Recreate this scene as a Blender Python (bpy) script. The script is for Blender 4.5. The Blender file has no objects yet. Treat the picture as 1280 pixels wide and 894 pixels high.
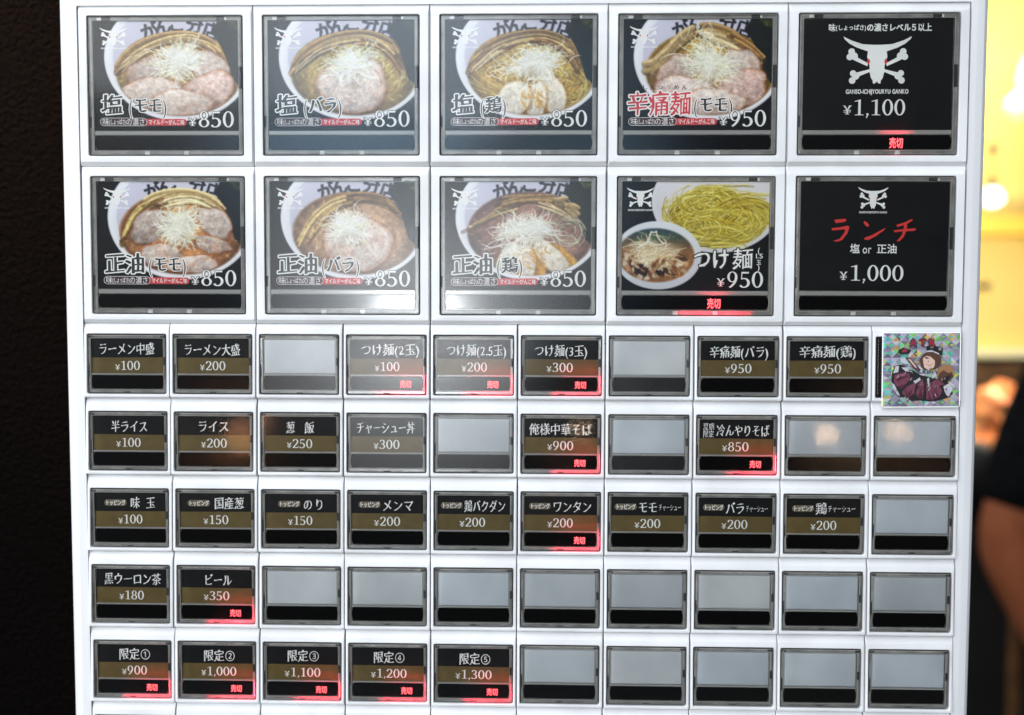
import bpy, math, random
import numpy as np
from mathutils import Vector, Matrix, Euler

S = bpy.context.scene
C = S.collection
R = math.radians
rng = random.Random(7)

# ------------------------------------------------------------------ camera
P = 33.0                      # pitch of the small buttons, millimetres
Z0 = 1.405                    # height of the top edge of the small buttons, metres
X0 = 5.2165 * P               # centre line of the machine in panel millimetres
FPX = 1300.0
CAM = np.array([5.2165, 0.467, 11.8228]) * P
def _rot(a, i):
    c, s = math.cos(a), math.sin(a)
    M = np.eye(3); j, k = [(1, 2), (0, 2), (0, 1)][i]
    M[j, j] = c; M[k, k] = c; M[j, k] = -s; M[k, j] = s
    return M
A = _rot(-0.003, 2) @ _rot(0.0603, 0) @ _rot(0.0276, 1)
Bm = np.array([[1, 0, 0], [0, 0, -1], [0, 1, 0]], float)
def W(p):                     # panel millimetres (right, up, out) -> world metres
    return Vector(((p[0] - X0) / 1000, -p[2] / 1000, Z0 + p[1] / 1000))
def ray(u, v):
    return A.T @ np.array([(u - 640) / FPX, (447 - v) / FPX, -1.0])
def on_panel(u, v, z=0.0):
    d = ray(u, v)
    return CAM + d * ((z - CAM[2]) / d[2])
def at(u, v, depth):          # world point seen at photo position (u, v), depth metres away
    return W(CAM + ray(u, v) * depth * 1000)
cd = bpy.data.cameras.new('camera')
cam = bpy.data.objects.new('camera', cd); C.objects.link(cam); S.camera = cam
rot = Matrix((Bm @ A.T).tolist()).to_4x4()
cam.matrix_world = Matrix.Translation(W(CAM)) @ rot
cd.sensor_width = 36; cd.lens = 36 * FPX / 1280
cd.clip_start = 0.01; cd.clip_end = 100
cd.dof.use_dof = True; cd.dof.focus_distance = CAM[2] / 1000; cd.dof.aperture_fstop = 6.0

# ------------------------------------------------------------------ world and lamps
wd = bpy.data.worlds.new('World'); S.world = wd; wd.use_nodes = True
nt = wd.node_tree; bg = nt.nodes['Background']
tc = nt.nodes.new('ShaderNodeTexCoord')
dp = nt.nodes.new('ShaderNodeVectorMath'); dp.operation = 'DOT_PRODUCT'
dp.inputs[1].default_value = Vector((-0.40, -0.10, 0.90)).normalized()
nt.links.new(tc.outputs['Generated'], dp.inputs[0])
rp = nt.nodes.new('ShaderNodeValToRGB')
mr = nt.nodes.new('ShaderNodeMapRange'); mr.inputs[1].default_value = -1
nt.links.new(dp.outputs['Value'], mr.inputs[0]); nt.links.new(mr.outputs[0], rp.inputs[0])
el = rp.color_ramp.elements
el[0].position = 0.30; el[0].color = (0.02, 0.02, 0.022, 1)
el[1].position = 1.0; el[1].color = (1.0, 1.06, 1.12, 1)
e = el.new(0.50); e.color = (0.022, 0.023, 0.025, 1)
e = el.new(0.62); e.color = (0.10, 0.106, 0.115, 1)
e = el.new(0.80); e.color = (0.62, 0.68, 0.74, 1)
# a patch of bluish sky between the buildings across the street
d2 = nt.nodes.new('ShaderNodeVectorMath'); d2.operation = 'DOT_PRODUCT'
d2.inputs[1].default_value = Vector((-0.10, -0.97, 0.155)).normalized()
nt.links.new(tc.outputs['Generated'], d2.inputs[0])
m2 = nt.nodes.new('ShaderNodeMapRange'); m2.interpolation_type = 'SMOOTHSTEP'
m2.inputs[1].default_value = 0.966; m2.inputs[2].default_value = 0.998
nt.links.new(d2.outputs['Value'], m2.inputs[0])
mx_ = nt.nodes.new('ShaderNodeMix'); mx_.data_type = 'RGBA'; mx_.blend_type = 'ADD'
mx_.inputs[7].default_value = (0.85, 1.38, 1.95, 1)
nz_ = nt.nodes.new('ShaderNodeTexNoise'); nz_.inputs['Scale'].default_value = 9.0; nz_.inputs['Detail'].default_value = 3
nt.links.new(tc.outputs['Generated'], nz_.inputs['Vector'])
m3 = nt.nodes.new('ShaderNodeMapRange'); m3.inputs[1].default_value = 0.38; m3.inputs[2].default_value = 0.62; m3.inputs[3].default_value = 0.35; m3.inputs[4].default_value = 1.25
nt.links.new(nz_.outputs[0], m3.inputs[0])
m4 = nt.nodes.new('ShaderNodeMath'); m4.operation = 'MULTIPLY'
nt.links.new(m2.outputs[0], m4.inputs[0]); nt.links.new(m3.outputs[0], m4.inputs[1]); nt.links.new(m4.outputs[0], mx_.inputs[0]); mx_.clamp_factor = False; nt.links.new(rp.outputs[0], mx_.inputs[6])
nt.links.new(mx_.outputs[2], bg.inputs[0]); bg.inputs[1].default_value = 1.0

def aim_matrix(loc, target):
    d = (Vector(target) - Vector(loc)).normalized()
    return Matrix.Translation(loc) @ d.to_track_quat('-Z', 'Y').to_matrix().to_4x4()
def area(name, loc, target, size, power, col, shape='DISK'):
    l = bpy.data.lights.new(name, 'AREA'); l.shape = shape; l.size = size; l.energy = power; l.color = col
    o = bpy.data.objects.new(name, l); C.objects.link(o); o.matrix_world = aim_matrix(loc, target); return o
def mirror_point(u, v, dist):  # where a lamp hangs whose reflection in the panel shows at (u, v)
    q = on_panel(u, v); d = q - CAM; d = d / np.linalg.norm(d); d[2] = -d[2]
    return q + d * dist * 1000
centre = W((165, -40, 0))
area('daylight_opening', W((-350, 900, 1150)), centre, 1.3, 14.0, (0.95, 0.98, 1.0), 'SQUARE')
area('side_daylight', W((-1250, -150, 900)), centre, 0.9, 10.0, (1.0, 1.0, 1.0), 'SQUARE')
sl = bpy.data.lights.new('entrance_lamp', 'SPOT'); sl.energy = 26.0; sl.color = (1.0, 0.50, 0.26); sl.spot_size = R(22); sl.spot_blend = 1.0; sl.shadow_soft_size = 0.02
so_ = bpy.data.objects.new('entrance_lamp', sl); C.objects.link(so_); so_.matrix_world = aim_matrix(W((-300, 560, 120)), W((-85, 130, -70)))
area('street_lamp_light', W(mirror_point(524, 398, 1.1)), centre, 0.10, 2.5, (0.95, 0.98, 1.0))
WARM = mirror_point(1078, 541, 1.3)
CAFE = mirror_point(694, 530, 1.4)
area('cafe_lamp_light', W(CAFE), centre, 0.020, 0.022, (1.0, 0.66, 0.36))
area('lantern_light', W(mirror_point(299, 531, 1.2)), centre, 0.05, 0.05, (1.0, 0.42, 0.18))
area('warm_lamp_light', W(WARM), centre, 0.013, 0.06, (1.0, 0.62, 0.33))

S.render.engine = 'CYCLES'
S.cycles.use_denoising = True
S.cycles.max_bounces = 8; S.cycles.transparent_max_bounces = 12
S.cycles.sample_clamp_indirect = 6
S.view_settings.view_transform = 'Standard'; S.view_settings.look = 'None'
S.view_settings.exposure = 0.49; S.view_settings.gamma = 1

# ------------------------------------------------------------------ helpers
def lin(c):
    c = np.asarray(c, float) / 255
    return np.where(c <= 0.04045, c / 12.92, ((c + 0.055) / 1.055) ** 2.4)
def L4(*c): return tuple(float(x) for x in lin(c)) + (1.0,)
def mat(name, col, rough=0.5, metal=0.0, coat=0.0, spec=0.5):
    m = bpy.data.materials.new(name); m.use_nodes = True
    b = m.node_tree.nodes['Principled BSDF']
    b.inputs['Base Color'].default_value = tuple(col)[:3] + (1,)
    b.inputs['Roughness'].default_value = rough; b.inputs['Metallic'].default_value = metal
    b.inputs['Coat Weight'].default_value = coat; b.inputs['Specular IOR Level'].default_value = spec
    return m
def nodes(m): return m.node_tree.nodes, m.node_tree.links, m.node_tree.nodes['Principled BSDF']
def noisy(m, c0, c1, scale, lo=0.35, hi=0.65, bump=0.0, bscale=None, detail=4, rough=None):
    n, l, b = nodes(m)
    t = n.new('ShaderNodeTexCoord'); x = n.new('ShaderNodeTexNoise'); x.inputs['Scale'].default_value = scale
    x.inputs['Detail'].default_value = detail
    gp = n.new('ShaderNodeNewGeometry'); l.new(gp.outputs['Position'], x.inputs['Vector'])
    r = n.new('ShaderNodeValToRGB'); r.color_ramp.elements[0].position = lo; r.color_ramp.elements[1].position = hi
    r.color_ramp.elements[0].color = tuple(c0)[:3] + (1,); r.color_ramp.elements[1].color = tuple(c1)[:3] + (1,)
    l.new(x.outputs[0], r.inputs[0]); l.new(r.outputs[0], b.inputs['Base Color'])
    if rough:
        q = n.new('ShaderNodeMapRange'); q.inputs[3].default_value = rough[0]; q.inputs[4].default_value = rough[1]
        l.new(x.outputs[0], q.inputs[0]); l.new(q.outputs[0], b.inputs['Roughness'])
    if bump:
        y = n.new('ShaderNodeTexNoise'); y.inputs['Scale'].default_value = bscale or scale
        l.new(t.outputs['Object'], y.inputs['Vector'])
        k = n.new('ShaderNodeBump'); k.inputs['Strength'].default_value = bump; k.inputs['Distance'].default_value = 0.001
        l.new(y.outputs[0], k.inputs['Height']); l.new(k.outputs[0], b.inputs['Normal'])
    return m
def glow(name, col, s):
    m = bpy.data.materials.new(name); m.use_nodes = True
    b = m.node_tree.nodes['Principled BSDF']; b.inputs['Base Color'].default_value = (0, 0, 0, 1)
    b.inputs['Emission Color'].default_value = tuple(col)[:3] + (1,); b.inputs['Emission Strength'].default_value = s
    return m

M_white = mat('white_plastic', (0.8, 0.81, 0.82), 0.42)
def white_detail(m):          # fine scuffs and a few dirt specks
    n, l, b = nodes(m)
    t = n.new('ShaderNodeTexCoord'); g = n.new('ShaderNodeNewGeometry')
    a = n.new('ShaderNodeTexNoise'); a.inputs['Scale'].default_value = 35; a.inputs['Detail'].default_value = 8
    s = n.new('ShaderNodeTexVoronoi'); s.inputs['Scale'].default_value = 34; s.inputs['Randomness'].default_value = 1
    l.new(g.outputs['Position'], a.inputs['Vector']); fl2 = n.new('ShaderNodeVectorMath'); fl2.operation = 'MULTIPLY'; fl2.inputs[1].default_value = (1, 0, 1); l.new(g.outputs['Position'], fl2.inputs[0]); l.new(fl2.outputs[0], s.inputs['Vector'])
    r = n.new('ShaderNodeValToRGB')
    r.color_ramp.elements[0].position = 0.3; r.color_ramp.elements[0].color = (0.535, 0.54, 0.55, 1)
    r.color_ramp.elements[1].position = 0.6; r.color_ramp.elements[1].color = (0.64, 0.65, 0.665, 1)
    l.new(a.outputs[0], r.inputs[0])
    sp = n.new('ShaderNodeMath'); sp.operation = 'LESS_THAN'; sp.inputs[1].default_value = 0.014
    l.new(s.outputs['Distance'], sp.inputs[0])
    se = n.new('ShaderNodeMath'); se.operation = 'GREATER_THAN'; se.inputs[1].default_value = 0.72
    l.new(s.outputs['Color'], se.inputs[0])
    mu = n.new('ShaderNodeMath'); mu.operation = 'MULTIPLY'
    l.new(sp.outputs[0], mu.inputs[0]); l.new(se.outputs[0], mu.inputs[1])
    mx = n.new('ShaderNodeMix'); mx.data_type = 'RGBA'; mx.inputs[7].default_value = (0.12, 0.11, 0.1, 1)
    l.new(mu.outputs[0], mx.inputs[0]); l.new(r.outputs[0], mx.inputs[6]); l.new(mx.outputs[2], b.inputs['Base Color'])
    k = n.new('ShaderNodeBump'); k.inputs['Strength'].default_value = 0.05; k.inputs['Distance'].default_value = 0.0005
    f = n.new('ShaderNodeTexNoise'); f.inputs['Scale'].default_value = 900
    l.new(g.outputs['Position'], f.inputs['Vector']); l.new(f.outputs[0], k.inputs['Height']); l.new(k.outputs[0], b.inputs['Normal'])
white_detail(M_white)
M_frame = noisy(mat('white_painted_metal', (0.8, 0.8, 0.81), 0.35), (0.585, 0.59, 0.605), (0.625, 0.63, 0.645), 14, detail=8, bump=0.04, bscale=700)
M_case = noisy(mat('smoky_clear_plastic', (0.3, 0.29, 0.27), 0.22), (0.16, 0.155, 0.143), (0.28, 0.27, 0.25), 160)
M_caserim = mat('dark_casing_edge', (0.05, 0.05, 0.048), 0.3)
M_caselip = mat('highlight_casing_lip', (0.34, 0.335, 0.315), 0.18)  # paler than the casing: its bevel highlights are put into the colour
M_notch = mat('dark_hinge_plastic', (0.012, 0.012, 0.012), 0.5)  # dark plastic of the hinges and notches
M_tab = mat('clear_tab', (0.62, 0.62, 0.58), 0.15)
M_black = noisy(mat('card_black_ink', (0.013, 0.014, 0.017), 0.55, spec=.15), (0.0022, 0.0025, 0.003), (0.0045, 0.005, 0.006), 90)
M_gold = noisy(mat('card_gold_ink', (0.13, 0.095, 0.036), 0.5, spec=.2), (0.112, 0.076, 0.022), (0.135, 0.094, 0.030), 250)
M_ink = mat('white_ink', (0.90, 0.895, 0.87), 0.6, spec=.2)
M_red = mat('red_ink', (0.62, 0.035, 0.045), 0.6)
M_bred = mat('brush_red_ink', (0.72, 0.03, 0.025), 0.6)
M_dark = mat('black_lettering_ink', (0.014, 0.014, 0.016), 0.6)
M_tag = mat('brown_tag_ink', (0.16, 0.12, 0.07), 0.6)
M_maroon = mat('maroon_pill_ink', (0.045, 0.008, 0.016), 0.6)
M_win = mat('black_window_gloss', (0.0012, 0.0012, 0.0014), 0.12, spec=.3)
M_blank = noisy(mat('milky_blank_diffuser', (0.5, 0.53, 0.56), 0.4), (0.43, 0.455, 0.48), (0.57, 0.59, 0.61), 42, lo=.3, hi=.7, detail=7)
M_led = glow('red_led_glow', (1.0, 0.02, 0.06), 1.15)
M_led2 = glow('bright_led_glow', (1.0, 0.20, 0.19), 1.8)
M_led3 = glow('hot_led_glow', (1.0, 0.72, 0.30), 2.0)

def cover_material(name, dust, wide=0.19, tight=0.07):
    m = bpy.data.materials.new(name); m.use_nodes = True
    n, l = m.node_tree.nodes, m.node_tree.links
    n.remove(n['Principled BSDF']); out = n['Material Output']
    tr = n.new('ShaderNodeBsdfTransparent'); tr.inputs[0].default_value = (0.985, 0.99, 0.985, 1)
    g1 = n.new('ShaderNodeBsdfGlossy'); g1.inputs['Roughness'].default_value = tight
    g2 = n.new('ShaderNodeBsdfGlossy'); g2.inputs['Roughness'].default_value = wide; g2.distribution = 'BECKMANN'; g1.distribution = 'BECKMANN'
    df = n.new('ShaderNodeBsdfDiffuse'); df.inputs[0].default_value = (0.8, 0.8, 0.78, 1)
    ge = n.new('ShaderNodeNewGeometry')
    nz = n.new('ShaderNodeTexNoise'); nz.inputs['Scale'].default_value = 1700; nz.inputs['Detail'].default_value = 3
    sm = n.new('ShaderNodeTexNoise'); sm.inputs['Scale'].default_value = 38; sm.inputs['Detail'].default_value = 5
    l.new(ge.outputs['Position'], nz.inputs['Vector']); l.new(ge.outputs['Position'], sm.inputs['Vector'])
    a = n.new('ShaderNodeMapRange'); a.inputs[1].default_value = 0.35; a.inputs[2].default_value = 0.7; a.inputs[3].default_value = 0.35; a.inputs[4].default_value = 0.95
    l.new(nz.outputs[0], a.inputs[0])
    b = n.new('ShaderNodeMapRange'); b.inputs[1].default_value = 0.3; b.inputs[2].default_value = 0.7; b.inputs[3].default_value = 0.55; b.inputs[4].default_value = 1.0
    l.new(sm.outputs[0], b.inputs[0])
    ab = n.new('ShaderNodeMath'); ab.operation = 'MULTIPLY'; l.new(a.outputs[0], ab.inputs[0]); l.new(b.outputs[0], ab.inputs[1])
    mg = n.new('ShaderNodeMixShader'); l.new(ab.outputs[0], mg.inputs[0]); l.new(g1.outputs[0], mg.inputs[1]); l.new(g2.outputs[0], mg.inputs[2])
    fr = n.new('ShaderNodeFresnel'); fr.inputs[0].default_value = 1.5
    m1 = n.new('ShaderNodeMixShader'); l.new(fr.outputs[0], m1.inputs[0]); l.new(tr.outputs[0], m1.inputs[1]); l.new(mg.outputs[0], m1.inputs[2])
    dm = n.new('ShaderNodeMath'); dm.operation = 'MULTIPLY'; dm.inputs[1].default_value = dust
    l.new(ab.outputs[0], dm.inputs[0])
    m2 = n.new('ShaderNodeMixShader'); l.new(dm.outputs[0], m2.inputs[0]); l.new(m1.outputs[0], m2.inputs[1]); l.new(df.outputs[0], m2.inputs[2])
    l.new(m2.outputs[0], out.inputs[0])
    return m
M_cover = cover_material('clear_acrylic_cover', 0.0012)
M_haze = cover_material('scuffed_acrylic_cover', 0.004, 0.40, 0.26)

class MB:                      # collects faces in panel millimetres, builds ONE mesh object
    def __init__(s): s.v = []; s.f = []; s.m = []; s.mats = []
    def mi(s, m):
        if m not in s.mats: s.mats.append(m)
        return s.mats.index(m)
    def poly(s, pts, m):
        i = len(s.v); s.v += [tuple(p) for p in pts]; s.f.append(tuple(range(i, i + len(pts)))); s.m.append(s.mi(m))
    def flat(s, pts, z, m): s.poly([(x, y, z) for x, y in pts], m)
    def rect(s, x0, y0, x1, y1, z, m): s.flat([(x0, y0), (x1, y0), (x1, y1), (x0, y1)], z, m)
    def add(s, vs, fs, m):
        i = len(s.v); s.v += [tuple(p) for p in vs]
        s.f += [tuple(k + i for k in f) for f in fs]; s.m += [s.mi(m)] * len(fs)
    def loft(s, cons, mats, cap0=False, cap1=False):
        n = len(cons[0]); i = len(s.v)
        for c in cons: s.v += [tuple(p) for p in c]
        if not isinstance(mats, (list, tuple)): mats = [mats] * (len(cons) - 1)
        for k in range(len(cons) - 1):
            for j in range(n):
                a = i + k * n + j; b = i + k * n + (j + 1) % n
                s.f.append((a, b, b + n, a + n)); s.m.append(s.mi(mats[k]))
        if cap0: s.f.append(tuple(range(i + n - 1, i - 1, -1))); s.m.append(s.mi(mats[0]))
        if cap1:
            o = i + (len(cons) - 1) * n; s.f.append(tuple(range(o, o + n))); s.m.append(s.mi(mats[-1]))
    def box(s, x0, y0, x1, y1, z0, z1, m, r=0.15):
        s.loft([rr(x0, y0, x1, y1, r, z0, 2), rr(x0, y0, x1, y1, r, z1 - r, 2), rr(x0 + r, y0 + r, x1 - r, y1 - r, r * .5, z1, 2)], m, cap1=True)
    def mesh(s, name, smooth=False):
        me = bpy.data.meshes.new(name)
        me.from_pydata([(x / 1000, -z / 1000, y / 1000) for x, y, z in s.v], [], s.f)
        for m in s.mats: me.materials.append(m)
        me.polygons.foreach_set('material_index', s.m)
        if smooth: me.polygons.foreach_set('use_smooth', [True] * len(s.f))
        me.update(); return me
    def build(s, name, parent=None, loc=(0, 0, 0), smooth=False):
        return link(name, s.mesh(name, smooth), parent, loc)
def link(name, me, parent=None, loc=(0, 0, 0)):
    o = bpy.data.objects.new(name, me); C.objects.link(o); o.location = loc
    if parent: o.parent = parent
    return o
def rr(x0, y0, x1, y1, r, z, n=4):
    out = []
    for cx, cy, a in ((x1 - r, y1 - r, 0), (x0 + r, y1 - r, 90), (x0 + r, y0 + r, 180), (x1 - r, y0 + r, 270)):
        for k in range(n + 1):
            t = R(a + 90 * k / n); x = cx + r * math.cos(t); y = cy + r * math.sin(t)
            out.append((x, y, z(x, y) if callable(z) else z))
    return out
def tag(o, label=None, cat=None, group=None, kind=None):
    if label: o['label'] = label
    if cat: o['category'] = cat
    if group: o['group'] = group
    if kind: o['kind'] = kind
    return o

# ------------------------------------------------------------------ lettering
_G = {}
def glyph(ch):
    if ch in _G: return _G[ch]
    c = bpy.data.curves.new('letter', 'FONT'); c.body = ch; c.resolution_u = 3
    o = bpy.data.objects.new('letter', c); C.objects.link(o)
    bpy.context.view_layer.update()
    me = o.to_mesh()
    v = np.array([(p.co.x, p.co.y) for p in me.vertices], float).reshape(-1, 2)
    f = [tuple(p.vertices) for p in me.polygons]
    o.to_mesh_clear(); bpy.data.objects.remove(o); bpy.data.curves.remove(c)
    # weld and outward normals of the outline
    key = {}; idx = []
    for p in v:
        k = (round(p[0], 5), round(p[1], 5))
        idx.append(key.setdefault(k, len(key)))
    vv = np.zeros((len(key), 2))
    for i, p in zip(idx, v): vv[i] = p
    ff = []
    for q in f:
        q = [idx[i] for i in q]; q2 = [q[i] for i in range(len(q)) if q[i] != q[i - 1]]
        if len(set(q2)) < 3: continue
        a = sum(vv[q2[i - 1]][0] * vv[q2[i]][1] - vv[q2[i]][0] * vv[q2[i - 1]][1] for i in range(len(q2)))
        if abs(a) < 1e-9: continue
        ff.append(tuple(q2 if a > 0 else q2[::-1]))
    E = {}
    for q in ff:
        for i in range(len(q)): E[(q[i - 1], q[i])] = 1
    N = np.zeros_like(vv)
    for (a, b) in E:
        if (b, a) in E: continue
        d = vv[b] - vv[a]; nn = np.array([d[1], -d[0]]); nn /= (np.linalg.norm(nn) + 1e-9)
        N[a] += nn; N[b] += nn
    N /= (np.linalg.norm(N, axis=1, keepdims=True) + 1e-9)
    wide = ord(ch) > 0x2000
    adv = 1.0 if wide else ((vv[:, 0].max() + 0.07) if len(vv) else 0.3)
    _G[ch] = (vv, ff, N, adv); return _G[ch]

def ribbon(cl, wmin, wmax, taper=(1, 1)):
    cl = np.array(cl, float); n = len(cl); out = []
    t = np.gradient(cl, axis=0); t /= (np.linalg.norm(t, axis=1, keepdims=True) + 1e-9)
    w = wmin + (wmax - wmin) * np.abs(t[:, 1]) ** 1.3
    nn = np.stack([-t[:, 1], t[:, 0]], 1)
    l = cl + nn * w[:, None] / 2; r = cl - nn * w[:, None] / 2
    v = np.concatenate([l, r]); f = [(i, i + 1, n + i + 1, n + i) for i in range(n - 1)]
    return v, f
def arc(cx, cy, rx, ry, a0, a1, n=18):
    return [(cx + rx * math.cos(R(a0 + (a1 - a0) * k / n)), cy + ry * math.sin(R(a0 + (a1 - a0) * k / n))) for k in range(n + 1)]
def ring(cx, cy, rx, ry, ix, iy, n=36, dx=0):
    o = arc(cx, cy, rx, ry, 0, 360 * (n - 1) / n, n - 1); i = arc(cx + dx, cy, ix, iy, 0, 360 * (n - 1) / n, n - 1)
    return np.array(o + i), [(k, (k + 1) % n, n + (k + 1) % n, n + k) for k in range(n)]
def pl(*pts): return np.array(pts, float), [tuple(range(len(pts)))]
TH, TW = 0.045, 0.115
def digit_parts():
    D = {}
    D['0'] = ([ring(.28, .49, .26, .51, .135, .445)], .58)
    D['1'] = ([pl((.08, 0), (.50, 0), (.50, .035), (.355, .06), (.355, .985), (.315, .985), (.06, .885), (.06, .85), (.235, .88), (.235, .06), (.08, .035))], .56)
    D['2'] = ([ribbon(arc(.27, .72, .185, .245, 165, -25) + [(.40, .53), (.31, .37), (.20, .22), (.10, .085)], .05, .12), pl((.045, 0), (.50, 0), (.535, .2), (.50, .2), (.455, .095), (.045, .09)), ribbon(arc(.115, .765, .03, .03, 0, 340, 10), .05, .06)], .58)
    D['3'] = ([ribbon(arc(.255, .755, .165, .215, 150, -80, 16), .05, .115), ribbon([(.19, .53)] + arc(.235, .265, .215, .245, 85, -140, 20), .05, .125), ribbon(arc(.085, .11, .03, .03, 0, 340, 10), .05, .06), ribbon(arc(.125, .83, .025, .025, 0, 340, 10), .05, .05)], .57)
    D['5'] = ([pl((.11, .97), (.46, .97), (.44, .865), (.15, .865), (.135, .55), (.09, .50)), ribbon([(.10, .525)] + arc(.225, .285, .215, .275, 115, -130, 22), .06, .125), ribbon(arc(.09, .095, .03, .03, 0, 340, 10), .05, .06)], .57)
    D['8'] = ([ring(.28, .735, .205, .265, .105, .215), ring(.28, .255, .25, .27, .135, .215)], .58)
    D['9'] = ([ring(.265, .655, .235, .335, .125, .285), ribbon([(.445, .66), (.44, .55), (.41, .40), (.35, .25), (.25, .10), (.14, .0)], .05, .12)], .58)
    D[','] = ([pl((.06, .11), (.17, .12), (.18, .05), (.10, -.17), (.055, -.155), (.10, .0))], .25)
    D['.'] = ([ring(.11, .06, .075, .07, .01, .01, 14)], .25)
    return D
DIG = digit_parts()
def price(mb, digits, x0, x1, y0, y1, z, m, kx=1.0):
    """old style serif figures between x0..x1, baseline y0, height to y1"""
    tot = sum(DIG[c][1] for c in digits); h = y1 - y0; sx = (x1 - x0) / tot; x = x0
    for c in digits:
        parts, adv = DIG[c]
        for k, (v, f) in enumerate(parts):
            mb.add([(x + p[0] * sx, y0 + p[1] * h, z + 0.006 * k) for p in v], f, m)
        x += adv * sx
def yen(mb, x0, x1, y0, y1, z, m):
    w = x1 - x0; h = y1 - y0
    def T(p): return [(x0 + a * w, y0 + b * h) for a, b in p]
    def S(p, k): mb.flat(T(p), z + 0.006 * k, m)
    S([(.03, .93), (.28, .93), (.58, .5), (.44, .46), (.12, .88), (.03, .90)], 0)
    S([(.70, .93), (.97, .93), (.97, .89), (.90, .87), (.60, .46), (.50, .48)], 1)
    S([(.43, .03), (.43, .5), (.58, .5), (.58, .03)], 2)
    S([(.12, .44), (.9, .47), (.9, .40), (.12, .37)], 3)
    S([(.12, .27), (.9, .30), (.9, .23), (.12, .20)], 4)
    S([(.27, 0), (.74, 0), (.74, .06), (.27, .06)], 5)
def text(mb, s, x0, x1, y0, y1, z, m, shear=0.0, bold=(0.0, 0.0), outline=None, om=None, slant=0.0, wob=0.0, gap=0.0):
    """s spread over x0..x1 with the em box y0..y1; bold offsets the outline by (x, y) em"""
    tot = sum(glyph(c)[3] for c in s if c != ' ') + 0.35 * s.count(' ') + gap * (len(s) - 1)
    sx = (x1 - x0) / tot; sy = (y1 - y0) / 0.93; x = 0.0; jobs = []
    for c in s:
        if c == ' ': x += 0.35 + gap; continue
        v, f, N, adv = glyph(c)
        p = v + N * np.array(bold)
        if wob: p = p + N * (0.016 * np.sin(v[:, :1] * 11 + v[:, 1:] * 7 + x * 3))    # uneven pressure of a brush
        if wob:
            p = p + wob * np.stack([np.sin(p[:, 1] * 9 + x * 5), np.sin(p[:, 0] * 8 + x * 3)], 1)
        q = np.stack([x0 + (x + p[:, 0] + slant * p[:, 1]) * sx, y0 + (p[:, 1] + 0.09 + shear * (p[:, 0] - 0.5)) * sy], 1)
        jobs.append((q, f)); x += adv + gap
    if outline:
        k = 0
        for q, f in jobs:
            for a in range(14):
                t = math.tau * a / 14
                mb.add([(i + outline * math.cos(t), j + outline * math.sin(t), z + 0.004 * a) for i, j in q], f, om)
        z += 0.07
    for q, f in jobs: mb.add([(i, j, z) for i, j in q], f, m)
KAI = dict(shear=0.085, bold=(0.022, -0.010), wob=0.010)
KAIB = dict(shear=0.07, bold=(0.044, 0.002), wob=0.011)   # heavier for the names on the pictures   # brush-like menu lettering
def pill(mb, x0, x1, y0, y1, z, m, r=None):
    mb.poly(rr(x0, y0, x1, y1, (y1 - y0) / 2 * 0.98 if r is None else r, z, 8), m)

def skull(mb, x0, x1, y0, y1, z, words=True):
    """bull skull over crossed bones; box is the emblem without its words"""
    cx = (x0 + x1) / 2; k = (x1 - x0) / 364.0; ky = (y1 - y0) / 257.0
    def T(p, s=1): return [(cx + s * a * k, y1 - (b - 190) * ky) for a, b in p]
    for s, zz in ((1, 0), (-1, 0.006)):
        mb.flat(T([(-2, 236), (20, 236), (80, 232), (140, 212), (183, 191), (176, 206), (150, 229), (110, 250), (58, 268), (40, 275), (-2, 275)], s), z + zz, M_ink)
        mb.flat(T([(-1, 268), (50, 266), (54, 300), (44, 330), (40, 350), (40, 378), (32, 412), (22, 426), (20, 443), (7, 441), (4, 432), (-1, 436)], s), z + 0.012 + zz, M_ink)
        mb.flat(T([(48, 334), (112, 300), (124, 318), (52, 350)], s), z + 0.024 + zz, M_ink)
        mb.flat(T([(40, 366), (112, 384), (106, 408), (38, 380)], s), z + 0.03 + zz, M_ink)
        for a, b, r, q in ((138, 272, 18, 0), (147, 300, 18, 1), (124, 296, 20, 2), (128, 388, 17, 3), (132, 426, 18, 4), (114, 402, 20, 5)):
            mb.flat(T([(a + r * math.cos(R(t)), b + r * math.sin(R(t))) for t in range(0, 360, 20)], s), z + 0.036 + 0.005 * q + zz, M_ink)
        mb.flat(T([(46, 309), (56, 326), (48, 342), (38, 330), (40, 316)], s), z + 0.08 + zz, M_bred if k > .03 else M_red)
    if words:
        hh = (y1 - y0)
        text(mb, 'GANSO-ICHIJYOURYU GANKO', cx - 165 * k, cx + 172 * k, y0 - hh * .205, y0 - hh * .085, z + 0.01, M_ink, bold=(0.045, 0.03))

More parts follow.
